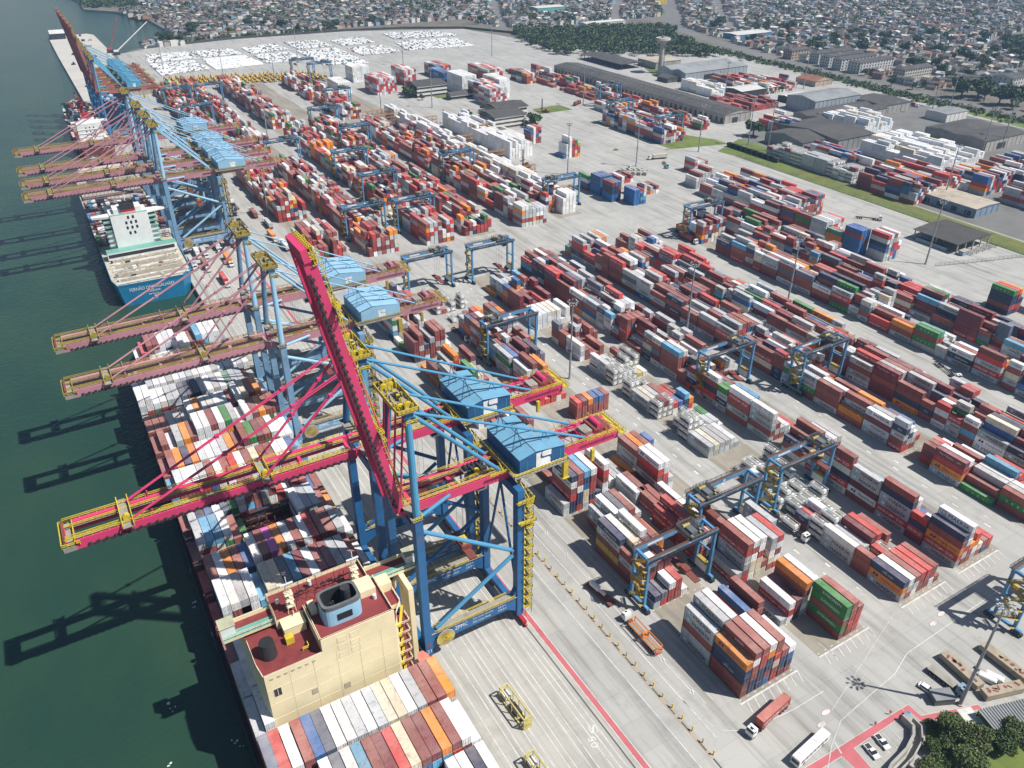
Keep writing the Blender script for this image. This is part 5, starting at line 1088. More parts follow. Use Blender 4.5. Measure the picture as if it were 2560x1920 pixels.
# open toll shed
c = thing('toll_shed', 'open-sided shed with wide dark ribbed roof and booths', 'shed', (484, 270, 0)); m = MB(); m.gable(-17, -15, 0, 17, 16, 6.3, 7.6, 'roof_dark', None, 'y', .4)
for k in range(24): y = -15+k*1.32; m.beam((-17.3, y, 6.42), (0, y, 7.7), .18, .1, 'roof_slate'); m.beam((0, y, 7.7), (17.3, y, 6.42), .18, .1, 'roof_slate')
m.build('roof', c); m = MB()
for x in (-16, -8, 0, 8, 16):
    for y in (-14.5, 0, 15): m.box(x-.3, y-.3, 0, x+.3, y+.3, 6.3, 'concrete_wall')
m.build('column', c); m = MB(); m.box(-18.5, -9, 0, -16.8, 12, 2.6, 'wall_blueish'); m.box(-18.7, -9.2, 2.6, -16.6, 12.2, 2.8, 'roof_slate'); m.box(-16, -19, 0, -10, -15.8, 2.8, 'wall_blueish'); m.box(-16.2, -19.2, 2.8, -9.8, -15.6, 3, 'roof_tan'); m.build('booth', c); m = MB()
for k in range(5):
    x = -11+k*6.2; m.rail([(x, -16, 0), (x, -21, 0), (x+2, -21, 0), (x+2, -16, 0)], 1.6, 'dark_steel', 1.6, .06)
m.build('barrier', c)
# terminal offices among the towers of boxes
def office(label, x0, y0, x1, y1, h, storeys, green=False):
    c = thing('office_building', label, 'office building', ((x0+x1)/2, (y0+y1)/2, 0)); a, b = (x1-x0)/2, (y1-y0)/2; m = MB(); m.box(-a, -b, 0, a, b, h, 'concrete_wall'); m.build('wall', c); m = MB()
    for k in range(storeys): z = h*k/storeys; m.box(-a-1, -b-1, z+h/storeys-.5, a+1, b+1, z+h/storeys-.1, 'wall_white'); m.box(-a-.9, -b-1, z+h/storeys-1.6, a+.9, -b-.9, z+h/storeys-.5, 'wall_white')
    m.build('balcony', c); m = MB()
    for k in range(storeys): z = h*k/storeys; m.box(-a-.06, -b-.06, z+1, a+.06, b+.06, z+h/storeys-1.1, 'glass_dark')
    m.build('window', c); m = MB(); m.gable(-a-1, -b-1, 0, a+1, b+1, h, h+2.5, 'roof_dark', None, 'x', .5); m.build('roof', c)
office('grey three storey office with balconies amid checkered container towers', 366, 818, 400, 848, 12, 3); office('long low office annex with white roof before the lawn', 392, 790, 424, 802, 5, 1)
office('concrete three storey office behind white reefers, beside dark trees', 372, 660, 404, 690, 11, 3); office('flat roofed grey building with white gable canopy near dark trees', 395, 695, 428, 722, 9, 2)
# the apartment blocks over the highway
def block(label, x0, y0, x1, y1, h, st, nw, mw='wall_white', group='apartment blocks across the highway'):
    c = thing('apartment_block', label, 'building', ((x0+x1)/2, (y0+y1)/2, 0), 0, group); a, b = (x1-x0)/2, (y1-y0)/2; m = MB(); m.box(-a, -b, 0, a, b, h, mw)
    for k in range(st+1): m.box(-a-.15, -b-.15, h*k/st-.15, a+.15, b+.15, h*k/st+.1, 'wall_blueish' if mw == 'wall_white' else mw)
    m.build('wall', c)
    for k in range(st):
        for j in range(nw):
            w_ = MB(); f = (j+.5)/nw; z = h*k/st+1.; x = -a+2*a*f; w_.box(x-1.1, -b-.18, z, x+1.1, -b+.02, z+1.5, 'glass_dark'); w_.build('window', c)
        w_ = MB()
        for j in range(4): y = -b+2*b*(j+.5)/4; w_.box(-a-.18, y-.8, h*k/st+1, -a+.02, y+.8, h*k/st+2.4, 'glass_dark')
        w_.build('window', c)
    m = MB(); m.gable(-a, -b, 0, a, b, h, h+2.6, 'roof_dark', mw, 'x', .5); m.build('roof', c)
block('white four storey apartment block facing the highway, the longest', 882, 664, 944, 682, 13, 4, 12); block('white apartment block end-on behind the long front one', 880, 690, 944, 704, 13, 4, 10); block('white apartment block end-on, third one back from highway', 884, 712, 948, 726, 13, 4, 10); block('white apartment block end-on, farthest back of the group', 890, 734, 954, 748, 13, 4, 10)
block('cream three storey school building with arched upper windows', 905, 618, 955, 634, 10, 3, 11, 'wall_cream') if mat('wall_cream', (.55,.52,.44), .85) else 0
block('grey apartment block beside white canopy house across the highway', 886, 775, 918, 790, 11, 3, 6, 'wall_tan'); block('white flats with balconies behind right-hand highway trees', 960, 520, 985, 545, 11, 3, 5)
shed('shop_hall', 'blue and white shop hall behind the wood', 940, 930, 1010, 960, 7, 8, 'roof_pale', 'wall_blue', 'x', roll=False); shed('shop_hall', 'long pale roofed hall behind the wood', 820, 1150, 900, 1170, 6, 7, 'roof_pale', 'wall_white', 'x', roll=False); shed('shop_hall', 'teal fronted white hall far beyond the wood', 840, 1330, 900, 1360, 10, 11, 'roof_pale', 'wall_teal', 'x', roll=False) if mat('wall_teal', (.15,.42,.38), .8) else 0
shed('shop_hall', 'yellow three storey building far up the town road', 1110, 1330, 1140, 1350, 12, 12.6, 'roof_pale', 'wall_yellow', 'x', roll=False) if mat('wall_yellow', (.6,.42,.08), .8) else 0
shed('pier_shed', 'white gabled shed at the far end of the pale pier', 60, 1455, 80, 1480, 8, 12, 'roof_pale', 'dark_steel', 'x', roll=False)
# ribbed roof and white shed in the near corner
c = thing('lean_to', 'corrugated grey roof at the corner beside flat wagons', 'shed', (181, 47.5, 0)); m = MB()
P4 = [(-6.5, 4.8, 5.4), (7.5, .5, 5.4), (4, -9, 4.6), (-8.5, -3.5, 4.6)]
V4 = [Vector(p) for p in P4]; m.add(P4+[(x, y, z-.12) for x, y, z in P4], [(3,2,1,0),(4,5,6,7),(0,1,5,4),(1,2,6,5),(2,3,7,6),(3,0,4,7)], 'roof_grey')
for k in range(18): f = k/17; a = V4[0].lerp(V4[1], f); b = V4[3].lerp(V4[2], f); m.beam(a+Vector((0,0,.1)), b+Vector((0,0,.1)), .38, .2, 'roof_grey')
m.build('roof', c); m = MB()
for x, y, z in P4: m.box(x*.95-.15, y*.95-.15, 0, x*.95+.15, y*.95+.15, z, 'dark_steel')
m.build('column', c)
c = thing('white_shed', 'small flat white roof in a walled yard beside trees', 'shed', (172.5, 52, 0), R(-18)); m = MB(); m.box(-1.6, -3.2, 0, 2.2, 3.2, 2.8, 'wall_white'); m.box(-1.9, -3.6, 2.8, 2.5, 3.6, 2.95, 'roof_pale'); m.box(-4.4, -3.6, 0, -4.1, 3.8, 1.8, 'wall_white'); m.box(-4.1, 3.6, 0, -1.6, 3.8, 1.8, 'wall_white'); m.build('wall', c)
# rack frames for reefers
def rack(x, y, L, n, label):
    c = thing('reefer_rack', label, 'steel rack', (x, y, 0), 0, 'rusty access racks between white reefers'); m = MB()
    for k in range(n+1):
        yy = k*L/n
        for xx in (0, 1.6): m.box(xx-.1, yy-.1, 0, xx+.1, yy+.1, 12, 'rack_rust')
    for z in (3, 6, 9, 12):
        m.box(-.2, 0, z-.15, 1.8, L, z, 'rack_rust'); m.rail([(-.2, 0, z), (-.2, L, z)], m='rack_rust', post=3); m.rail([(1.8, 0, z), (1.8, L, z)], m='rack_rust', post=3)
    m.build('frame', c)
mat('rack_rust', (.38, .20, .10), .8)
def rackx(x, y, L, n, label): rack(0, 0, L, n, label); o = COL.objects[-1].parent; o.location = (x, y, 0); o.rotation_euler = (0, 0, R(-90))
for i, (x, y, L) in enumerate(((296, 456, 24), (297, 512, 26), (298, 560, 26), (300, 615, 24), (300, 690, 26), (268, 720, 30), (272, 738, 30), (335, 640, 20))): rackx(x, y, L, 6, f'rusty steel access rack among white reefers, {ORD[i+1]} from the cross road')

# ------------------------------------------------------------------ vehicles
def wheels(m, xs, w_, r_=.5):
    for x in xs:
        for s_ in (-1, 1): m.tube((s_*(w_-.15), x, r_), (s_*(w_+.15), x, r_), r_, 'black_rubber', 10); m.tube((s_*(w_+.1), x, r_), (s_*(w_+.17), x, r_), r_*.5, 'grey_steel', 8)
def tractor(mcab='white_paint'):
    m = MB(); m.box(-1.2, 2.1, .95, 1.2, 4.2, 2.3, mcab); m.add([(-1.2,4.2,2.3),(1.2,4.2,2.3),(1.15,3.9,3.25),(-1.15,3.9,3.25),(-1.2,2.1,2.3),(1.2,2.1,2.3),(1.15,2.2,3.3),(-1.15,2.2,3.3)], [(0,1,2,3),(3,2,6,7),(5,4,7,6),(4,0,3,7),(1,5,6,2)], mcab)
    m.box(-1.05, 2.6, 3.3, 1.05, 3.1, 3.5, mcab); m.box(-.4, 3.2, 3.28, .4, 3.7, 3.34, 'glass_dark'); m.box(-.5, -1.6, .75, .5, 2.1, 1.05, 'dark_steel'); m.box(-1.2, 3.9, .4, 1.2, 4.3, .95, 'grey_dark'); m.box(-1.1, 1.2, .6, 1.1, 2., 1.1, 'dark_steel')
    g = MB(); g.add([(-1.08,4.22,2.35),(1.08,4.22,2.35),(1.03,3.95,3.15),(-1.03,3.95,3.15)], [(0,1,2,3)], 'glass_dark'); g.add([(-1.215,4.0,2.4),(-1.215,3.,2.4),(-1.19,3.,3.1),(-1.19,3.8,3.1)], [(0,1,2,3)], 'glass_dark'); g.add([(1.215,4.0,2.4),(1.215,3.,2.4),(1.19,3.,3.1),(1.19,3.8,3.1)], [(3,2,1,0)], 'glass_dark')
    h = MB(); wheels(h, (3.2, -.2, -1.2), 1.0, .52)
    return m, g, h
def chassis(m, mt='dark_steel', y0=-12.4, y1=.6):
    for x in (-.45, .45): m.box(x-.12, y0, 1.05, x+.12, y1, 1.4, mt)
    for y in (y0+.2, y0+4, y0+8, y1-.3): m.box(-1.2, y-.12, 1.2, 1.2, y+.12, 1.42, mt)
    wheels(m, (y0+1.2, y0+2.5, y0+3.8), 1.05, .5); m.box(-1.2, y0-.1, .7, 1.2, y0, 1.0, 'red_paint'); m.box(-.9, y1-3.4, .2, -.7, y1-3.2, 1.2, mt); m.box(.7, y1-3.4, .2, .9, y1-3.2, 1.2, mt)
def lorry(label, x, y, rz, load='box', col=None, cab='white_paint', L=12.19, kind='', br=None, group='lorries working in the port'):
    c = thing('lorry', label, 'lorry', (x, y, 0), rz, group); m, g, h = tractor(cab)
    cb = m.build('cab', c); g.build('windscreen', cb); h.build('wheel_set', c)
    t = MB(); chassis(t, 'orange_paint' if load == 'frame' else 'rust_red' if load == 'empty' else 'dark_steel')
    if load == 'frame':
        for xx in (-1.15, 1.15):
            for z in (1.5, 3.6): t.beam((xx, -12.3, z), (xx, .4, z), .2, .2, 'orange_paint')
            for yy in (-12.3, -6.2, -5.8, .4): t.beam((xx, yy, 1.2), (xx, yy, 3.7), .22, .22, 'orange_paint')
        for yy in (-12.3, -6.2, -5.8, .4):
            for z in (1.5, 3.6): t.beam((-1.15, yy, z), (1.15, yy, z), .2, .2, 'orange_paint')
        t.box(-.95, -12, 1.5, .95, -6.5, 1.6, 'deck_grey'); t.box(-.95, -5.5, 1.5, .95, .2, 1.6, 'deck_grey')
    t.build('trailer', c)
    if load in ('box', 'tank'):
        if load == 'box':
            o = link('shipping_container', PROTO[L], None); me = MB()
            if br: writing(me, br, L); wr = me.build('lettering', o); wr2 = link('lettering', wr.data, o); wr2.rotation_euler = (0, 0, math.pi)
            for s_ in (-.53, .53):
                d = link('door', DOOR, o, (s_, -L/2+.06, 0)); d.color = (*col, 1); d.scale = (1 if s_ < 0 else -1, 1, 1)
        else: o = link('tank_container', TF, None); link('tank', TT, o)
        off = Matrix.Rotation(rz, 4, 'Z') @ Vector((0, -L/2+.2 if load == 'box' else -4, 1.45))
        o.location = (x+off.x, y+off.y, 1.45); o.rotation_euler = (0, 0, rz); o.color = (*(col or (.6,.6,.6)), 1)
        tag(o, f"{kind} riding on the {label[:1].lower()+label[1:]}"[:110] if len((kind+label).split()) < 12 else f'{kind} riding on a lorry trailer', 'container' if load == 'box' else 'tank container', 'containers riding on lorries')
    return c
cr = lambda k: CC[k][0]
lorry('white lorry with empty orange skeleton trailer beside yellow bollards', 116.2, 124.8, R(0), 'frame')
lorry('white lorry hauling red lettered container along the front road', 123.6, 80.2, R(98), 'box', (.42,.085,.06), br='HS', kind='red white-lettered container')
lorry('white lorry under tank container beside tank block', 190.4, 127.5, R(180), 'tank', kind='white tank container', L=6.06)
lorry('white lorry waiting empty beside two reefer stacks', 157, 312, R(180), 'empty'); lorry('white lorry on road beside blue container', 333.4, 166, R(160), 'none'); lorry('white lorry cab beside pale block on inland lane', 341, 352, R(180), 'box', cr('b'), kind='brown container')
Q = [(79.2, 513, 'red', 'b', 180), (66.2, 487, 'white', 'w', 180), (70.2, 485, 'grey', 'g', 180), (79.3, 491, 'pale', 'w', 180), (60.4, 471, 'grey', 'g', 180), (66.4, 464, 'brown', 'b', 180), (80, 465, 'orange', 'o', 180), (71, 437, 'red and white', 'r', 180)]
for i, (x, y, wd, k, a) in enumerate(Q): lorry(f'lorry with {wd} container on quay below pale crane, {ORD[i+1]} in the queue', x, y, R(a), 'box', cr(k), kind=f'{wd} container')
Q2 = [(108.5, 572, 'white', 'none', None), (105.4, 557, 'white', 'none', None), (115, 548, 'brown', 'box', 'b'), (102, 520, 'blue', 'box', 'u'), (118, 523, 'grey', 'box', 'g'), (113.8, 490, 'orange', 'box', 'o'), (116, 480, 'white', 'box', 'w'), (78, 640, 'red', 'box', 'r'), (70, 660, 'grey', 'box', 'g'), (64, 700, 'brown', 'box', 'b'), (79, 690, 'white', 'box', 'w')]
for i, (x, y, wd, ld, k) in enumerate(Q2): lorry(f'lorry with {wd} load on the apron behind pale cranes, {ORD[i+1]} from far end' if k else f'bare white lorry on apron behind pale cranes, {ORD[i+1]}', x, y, R(180 if i % 2 else 0), ld, cr(k) if k else None, kind=f'{wd} container')
lorry('white lorry with long cream container crossing open concrete', 437, 509, R(75), 'box', cr('c'), kind='cream container'); lorry('flatbed lorry waiting beside blue stacks', 400, 496, R(-80), 'empty'); lorry('teal lorry alone on open concrete', 432, 486, R(150), 'none', cab='wall_teal'); lorry('lorry with brown container by the rail yard', 500, 707, R(-60), 'box', cr('b'), kind='brown container'); lorry('empty flat lorry beside railway grass', 475, 320, R(-140), 'empty'); lorry('white lorry on the highway side road with dark load', 790, 520, R(200), 'box', cr('m'), kind='maroon container')
# rail wagons in a row by the dark wagons and the long rail line
def car(c_='white_paint', pickup=False):
    m = MB(); m.add([(-.85,-2.2,.35),(.85,-2.2,.35),(.85,2.2,.35),(-.85,2.2,.35),(-.88,-2.2,.95),(.88,-2.2,.95),(.85,2.2,.85),(-.85,2.2,.85)], [(0,1,5,4),(1,2,6,5),(2,3,7,6),(3,0,4,7),(4,5,6,7)], c_)
    y0, y1 = (-.6, 1.1) if pickup else (-1.9, 1.1)
    m.add([(-.84,y0,.93),(.84,y0,.93),(.84,y1,.9),(-.84,y1,.9),(-.7,y0+.35,1.5),(.7,y0+.35,1.5),(.7,y1-.7,1.5),(-.7,y1-.7,1.5)], [(4,5,6,7)], c_); gl = MB()
    gl.add([(-.84,y0,.93),(.84,y0,.93),(.84,y1,.9),(-.84,y1,.9),(-.7,y0+.35,1.5),(.7,y0+.35,1.5),(.7,y1-.7,1.5),(-.7,y1-.7,1.5)], [(0,1,5,4),(1,2,6,5),(2,3,7,6),(3,0,4,7)], 'glass_dark')
    if pickup: m.box(-.72, -2.1, .955, .72, -.7, .97, 'dark_steel')
    wh = MB(); wheels(wh, (-1.35, 1.4), .78, .33); return m, gl, wh
def put_car(label, x, y, rz, c_='white_paint', pickup=False, name='parked_car'):
    c = thing(name, label, 'car', (x, y, 0), rz); m, g, h = car(c_, pickup); m.build('body', c); g.build('window', c); h.build('wheel_set', c); return c
put_car('white pickup parked beside the curved wall, nearer one', 143.8, 60.2, R(178-8), pickup=True, name='pickup_truck'); put_car('white pickup with open bed, parked beside its twin', 148.4, 60.6, R(170), pickup=True, name='pickup_truck'); put_car('white estate car beside mesh hut', 173, 65, R(-170)); put_car('yellow car alone on open concrete', 427, 547, R(60), 'line_yellow'); put_car('white van beside queueing lorries on apron', 115, 541, R(0)); put_car('white car before office lawn', 409, 797, R(90))
c = thing('bus', 'long white bus on the front road', 'bus', (130.2, 68.6, 0), R(97)); m = MB(); m.box(-1.25, -6.6, .4, 1.25, 6.6, 3.1, 'white_paint'); m.box(-1.15, -6.5, 3.1, 1.15, 6.5, 3.25, 'white_paint'); m.box(-.7, -4, 3.25, .7, -1.5, 3.4, 'white_paint'); m.box(-.7, 2.5, 3.25, .7, 4.5, 3.4, 'white_paint'); m.build('body', c)
m = MB()
for k in range(7):
    for s_ in (-1, 1): m.box(min(s_*1.25, s_*1.27), -5.6+k*1.65, 1.5, max(s_*1.25, s_*1.27), -4.3+k*1.65, 2.5, 'glass_dark')
m.box(-1.1, 6.6, 1.3, 1.1, 6.62, 2.7, 'glass_dark'); m.build('window', c); m = MB(); wheels(m, (-4, 4.2), 1.12, .5); m.build('wheel_set', c)
c = thing('flat_lorry', 'blue cab flatbed lorry beside flat wagons', 'lorry', (179.8, 62.6, 0), R(182)); m, g, h = tractor('wall_blueish'); o = m.build('cab', c); g.build('windscreen', o); h.build('wheel_set', c); m = MB(); chassis(m, y0=-6.5); m.box(-1.25, -6.5, 1.42, 1.25, 1.4, 1.6, 'deck_grey'); m.build('trailer', c)
def flat(label, x0, y0, x1, y1, w_=2.9, h=1.9, mt='pontoon_tan'):
    c = thing('flat_wagon', label, 'flat wagon', ((x0+x1)/2, (y0+y1)/2, 0), 0, 'long pale flat units by the light mast'); d = Vector((x1-x0, y1-y0, 0)); L = d.length; a = math.atan2(d.y, d.x); m = MB(); m.cbox(0, 0, .5, L, w_, h, mt, a); rn_ = random.Random(int(x0))
    for k in range(9): p = d.normalized()*rn_.uniform(-L*.4, L*.4); m.cbox(p.x+rn_.uniform(-.6,.6), p.y+rn_.uniform(-.6,.6), h+.5, rn_.uniform(.5,1.5), rn_.uniform(.4,.9), .06, 'rust_red', rn_.random()*3)
    m.build('deck', c)
mat('pontoon_tan', (.36, .30, .22), .9, var=.3)
flat('long pale flat unit behind the blue cab lorry', 187, 70, 185.6, 57.5); flat('long rusted flat unit beside yard gantry', 199.8, 66, 199.2, 51); flat('short pale flat unit nearest ribbed roof', 184, 55.6, 196, 51.8)
c = thing('mesh_hut', 'grey mesh walled hut beside white estate car', 'hut', (173.5, 61, 0), R(-25)); m = MB(); m.box(-2.8, -1.7, 0, 2.8, 1.7, 2.5, 'grey_dark'); m.box(-3, -1.9, 2.5, 3, 1.9, 2.62, 'roof_grey')
for k in range(12): m.box(-2.75+k*.5-.04, -1.78, .1, -2.75+k*.5+.04, -1.7, 2.45, 'grey_steel')
m.build('wall', c)
for i, (x, y) in enumerate(((190.6, 58.4), (192.6, 57.6))): m = MB(); m.cbox(0, 0, .3, 1.9, 4.6, 1.3, 'white_paint', R(20)); m.cbox(0, 0, 1.6, 1.5, 4.1, .15, 'white_paint', R(20)); o = m.build('white_boat', None, (x, y, 0)); tag(o, f"white hull shaped tub among flat wagons, {'nearer light mast' if i == 0 else 'farther from light mast'}", 'boat')
# spreader frames on the quay
def sframe(label, x, y):
    c = thing('spreader_frame', label, 'spreader frame', (x, y, 0), R(2)); m = MB()
    for xx in (-1.2, 1.2):
        for z in (.4, 4.4): m.beam((xx, -6, z), (xx, 6, z), .35, .35, 'yellow_pale')
        for yy in (-6, -3, 0, 3, 6): m.beam((xx, yy, .2), (xx, yy, 4.4), .22, .22, 'yellow_pale')
    for yy in (-6, 6):
        for z in (.4, 2.4, 4.4): m.beam((-1.2, yy, z), (1.2, yy, z), .3, .3, 'yellow_pale')
    for k in range(8): m.beam((-1.2, -6.1, .6+k*.5), (1.2, -6.1, .6+k*.5), .12, .12, 'yellow_pale')
    m.build('frame', c); m = MB(); m.box(-1., -2, .8, 1., 2, 1.6, 'dark_steel'); m.box(-.9, 3.5, 1.2, .9, 5.8, 2.4, 'white_paint'); m.tube((-.5, -3.5, 1), (.5, -3.5, 1), .6, 'dark_steel', 8); m.build('machinery', c)
mat('yellow_pale', (.56, .47, .14), .6, var=.3)
sframe('yellow spreader frame lying on quay, whole in view', 70.6, 117.6); sframe('yellow spreader frame cut off by the bottom edge', 66.2, 97)
c = thing('low_trailer', 'red low trailer carrying a white vessel under the front gantry', 'trailer', (115.4, 140.2, 0), R(6)); m = MB(); m.box(-1.3, -6, .7, 1.3, 6, 1.05, 'rust_red'); wheels(m, (-5, -4, 4.6), 1.05, .45); m.build('deck', c); m = MB(); m.tube((0, .5, 2), (0, 4.2, 2), .95, 'white_paint', 12); m.tube((0, 4.2, 2), (0, 5, 2), .95, 'white_paint', 12, .4); m.tube((0, -2, 1.7), (0, .5, 1.7), .5, 'white_paint', 10); m.build('vessel', c)
mat('yellow_dusty', (.60, .42, .10), .7)
# yellow bollards with dark kerbs
m = MB(); m.box(-.13, -.13, 0, .13, .13, 1.7, 'yellow_dusty'); m.box(-.22, -.22, 1.2, .22, .22, 1.6, 'yellow_dusty'); m.box(-.25, -.25, 0, .25, .25, .1, 'yellow_dusty'); bme = m.mesh('yellow_bollard')
for k in range(44): o = link('yellow_bollard', bme, None, (108.2, 80.6+k*4.05, 0)); tag(o, f'yellow bollard beside quay road, {ordn(k+1)} from the near end', 'bollard', 'yellow bollards lining the quay road')
# people on the red path
def person(x, y, rz, top, label):
    me = bpy.data.meshes.new('person'); J = {'hip':(0,0,.92),'chest':(0,.02,1.35),'neck':(0,.02,1.5),'head':(0,.05,1.66),'crown':(0,.04,1.76),'lsh':(-.2,.02,1.42),'lel':(-.26,-.06,1.14),'lha':(-.24,.1,.9),'rsh':(.2,.02,1.42),'rel':(.26,.08,1.15),'rha':(.25,.24,.95),'lhp':(-.1,0,.88),'lkn':(-.11,.14,.5),'lan':(-.11,.22,.08),'lto':(-.11,.36,.05),'rhp':(.1,0,.88),'rkn':(.11,-.02,.48),'ran':(.11,-.24,.1),'rto':(.11,-.12,.04)}
    nm = list(J); E = [('hip','chest'),('chest','neck'),('neck','head'),('head','crown'),('chest','lsh'),('lsh','lel'),('lel','lha'),('chest','rsh'),('rsh','rel'),('rel','rha'),('hip','lhp'),('lhp','lkn'),('lkn','lan'),('lan','lto'),('hip','rhp'),('rhp','rkn'),('rkn','ran'),('ran','rto')]
    me.from_pydata([J[k] for k in nm], [(nm.index(a), nm.index(b)) for a, b in E], []); o = link('person', me, None, (x, y, .06)); o.rotation_euler = (0,0,rz)
    sk = o.modifiers.new('skin', 'SKIN'); RR = dict(hip=.15, chest=.17, neck=.06, head=.105, crown=.08, lsh=.075, rsh=.075, lel=.05, rel=.05, lha=.04, rha=.04, lhp=.1, rhp=.1, lkn=.07, rkn=.07, lan=.05, ran=.05, lto=.05, rto=.05)
    for i, k in enumerate(nm): v = me.skin_vertices[0].data[i]; v.radius = (RR[k], RR[k]); v.use_root = k == 'hip'
    o.modifiers.new('smooth', 'SUBSURF').levels = 1; me.materials.append(MATS[top]); tag(o, label, 'person')
person(157.6, 65.2, R(100), 'orange_paint', 'person in orange walking on red path, nearer light mast'); person(151.2, 65., R(95), 'line_red', 'person in red top walking on red path, nearer bus')
c = thing('waste_bin', 'grey and blue bins at the bend of the red path', 'bin', (160.6, 62.2, 0), R(20)); m = MB(); m.box(-1.2, -.7, 0, .2, .7, 1.3, 'grey_dark'); m.box(-1.3, -.8, 1.3, .3, .8, 1.42, 'grey_steel'); m.build('bin', c); m = MB(); m.box(.4, -.4, 0, 1.3, .5, 1.2, 'wall_blue'); m.box(.35, -.45, 1.2, 1.35, .55, 1.3, 'wall_blue'); m.build('bin', c)
# ------------------------------------------------------------------ trees
def leafball(m, c, r, n, s, rn, mats=('leaf_green', 'leaf_dark'), flat=.75):
    for k in range(n):
        while True:
            v = Vector((rn.uniform(-1,1), rn.uniform(-1,1), rn.uniform(-1,1)))
            if .35 < v.length < 1: break
        p = Vector(c)+Vector((v.x*r, v.y*r, v.z*r*flat)); a = Vector((rn.gauss(0,1), rn.gauss(0,1), rn.gauss(0,.6))).normalized(); b = a.cross(Vector((rn.gauss(0,1), rn.gauss(0,1), rn.gauss(0,1)))).normalized(); q = s*rn.uniform(.6, 1.3)
        m.add([tuple(p-a*q-b*q*.6), tuple(p+a*q-b*q*.6), tuple(p+a*q*.7+b*q*.7), tuple(p-a*q*.7+b*q*.7)], [(0,1,2,3)], rn.choice(mats))
def tree_proto(h, r, lobes, n, s, seed, mats=('leaf_green', 'leaf_dark')):
    rn = random.Random(seed); t = MB(); t.tube((0,0,0), (.1,.1,h*.45), r*.09, 'bark', 7, r*.05); c = MB()
    for k in range(lobes):
        a = rn.random()*6.28; d = r*rn.uniform(.15, .72); z = h*rn.uniform(.5, .85); p = (d*math.cos(a), d*math.sin(a), z); t.tube((.05,.05,h*.3), p, r*.045, 'bark', 5, r*.015); leafball(c, p, r*rn.uniform(.35, .6), n//lobes, s, rn, mats)
    return t.mesh('trunk'), c.mesh('crown')
mat('leaf_pale', (.15, .17, .06), .75, var=.4, scale=.3); mat('leaf_olive', (.095, .13, .035), .75, var=.4, scale=.3)
PR = [tree_proto(9, 5, 8, 420, .75, 1), tree_proto(7, 4, 6, 300, .7, 2, ('leaf_green', 'leaf_olive')), tree_proto(11, 6, 10, 520, .8, 3, ('leaf_dark', 'leaf_green', 'leaf_dark'))]
PN = [tree_proto(6.5, 3.8, 14, 5200, .20, 11, ('leaf_green', 'leaf_olive', 'leaf_pale')), tree_proto(5, 3., 12, 4200, .19, 12, ('leaf_dark', 'leaf_green', 'leaf_olive')), tree_proto(4, 2.6, 10, 3200, .18, 13, ('leaf_olive', 'leaf_green'))]
def tree(pr, x, y, s, label, group=None, rz=0.):
    o = thing('tree', label, 'tree', (x, y, 0), rz, group); link('trunk', pr[0], o); link('crown', pr[1], o); o.scale = (s, s, s); return o
for i, (x, y, k, s) in enumerate(((166, 54, 0, 1.), (161.5, 50.5, 2, 1.1), (157, 52.8, 1, .8), (166.5, 47.5, 0, 1.15), (173, 43.5, 1, 1.2), (178, 43, 0, 1.1), (160, 45, 0, 1.2), (154.5, 49, 1, 1.0), (169, 50.5, 2, .7), (163.5, 57, 2, .7), (183.5, 39.5, 2, 1.3), (150, 48, 0, .9))):
    tree(PN[k], x, y, s, f'leafy green tree in the near corner clump, {ordn(i+1)} from the red path bend', 'trees in the near corner', i)
rn = random.Random(21)
for i, (x, y, s) in enumerate(((868, 520, 2.2), (878, 500, 2.3), (890, 515, 2.0), (872, 480, 2.2), (866, 462, 1.8), (886, 470, 2.), (880, 440, 1.7), (866, 430, 1.5), (900, 545, 1.6), (858, 600, 1.1), (862, 575, 1.2), (870, 412, 1.6), (884, 395, 1.8), (900, 380, 1.7), (870, 370, 1.5))): tree(PR[i % 3], x, y, s, f'big dark tree by the highway at right, {ordn(i+1)} in its belt', 'trees beside the highway', i)
for i, (x, y, s) in enumerate(((410, 652, 1.3), (402, 650, 1.), (416, 660, 1.), (356, 690, 1.4), (364, 700, 1.2), (360, 824, 1.2), (362, 838, 1.), (366, 806, .9), (562, 520, 1.5), (424, 770, .8), (400, 735, .9), (408, 733, .8))): tree(PR[i % 3], x, y, s, f'dark green tree near the terminal offices, {ordn(i+1)} of the group', 'trees near the offices', i)
WOOD = [(652,1080),(640,955),(745,890),(818,832),(868,985),(925,1055),(800,1135),(703,1185)]
def inside(p, poly):
    x, y = p; c = False; j = len(poly)-1
    for i in range(len(poly)):
        (xi, yi), (xj, yj) = poly[i], poly[j]
        if (yi > y) != (yj > y) and x < (xj-xi)*(y-yi)/(yj-yi)+xi: c = not c
        j = i
    return c
m = MB(); k = 0
while k < 620:
    x, y = rn.uniform(635, 930), rn.uniform(830, 1190)
    if not inside((x, y), WOOD): continue
    k += 1; r = rn.uniform(4, 7); leafball(m, (x, y, rn.uniform(5, 9)), r, 60, 1.25, rn, ('leaf_dark', 'leaf_green', 'leaf_dark', 'leaf_olive'))
tag(m.build('forest'), 'dense dark green wood between the port and the town', 'forest', kind='stuff')
m = MB()
for k in range(900):
    y = rn.uniform(360, 960); x = 826+max(0, y-540)*.075+rn.gauss(0, 7)
    leafball(m, (x, y, 1.2), rn.uniform(1.6, 3.6), 16, .9, rn, ('leaf_green', 'leaf_olive', 'leaf_dark'))
for k in range(200): x, y = rn.uniform(150, 250), rn.uniform(1830, 2000); leafball(m, (x, y, 3), rn.uniform(4, 7), 30, 1.6, rn, ('leaf_dark', 'leaf_green'))
for k in range(90): x, y = rn.uniform(200, 460), rn.uniform(1330, 1350); leafball(m, (x, y, 2), rn.uniform(3, 5), 26, 1.2, rn, ('leaf_dark', 'leaf_green'))
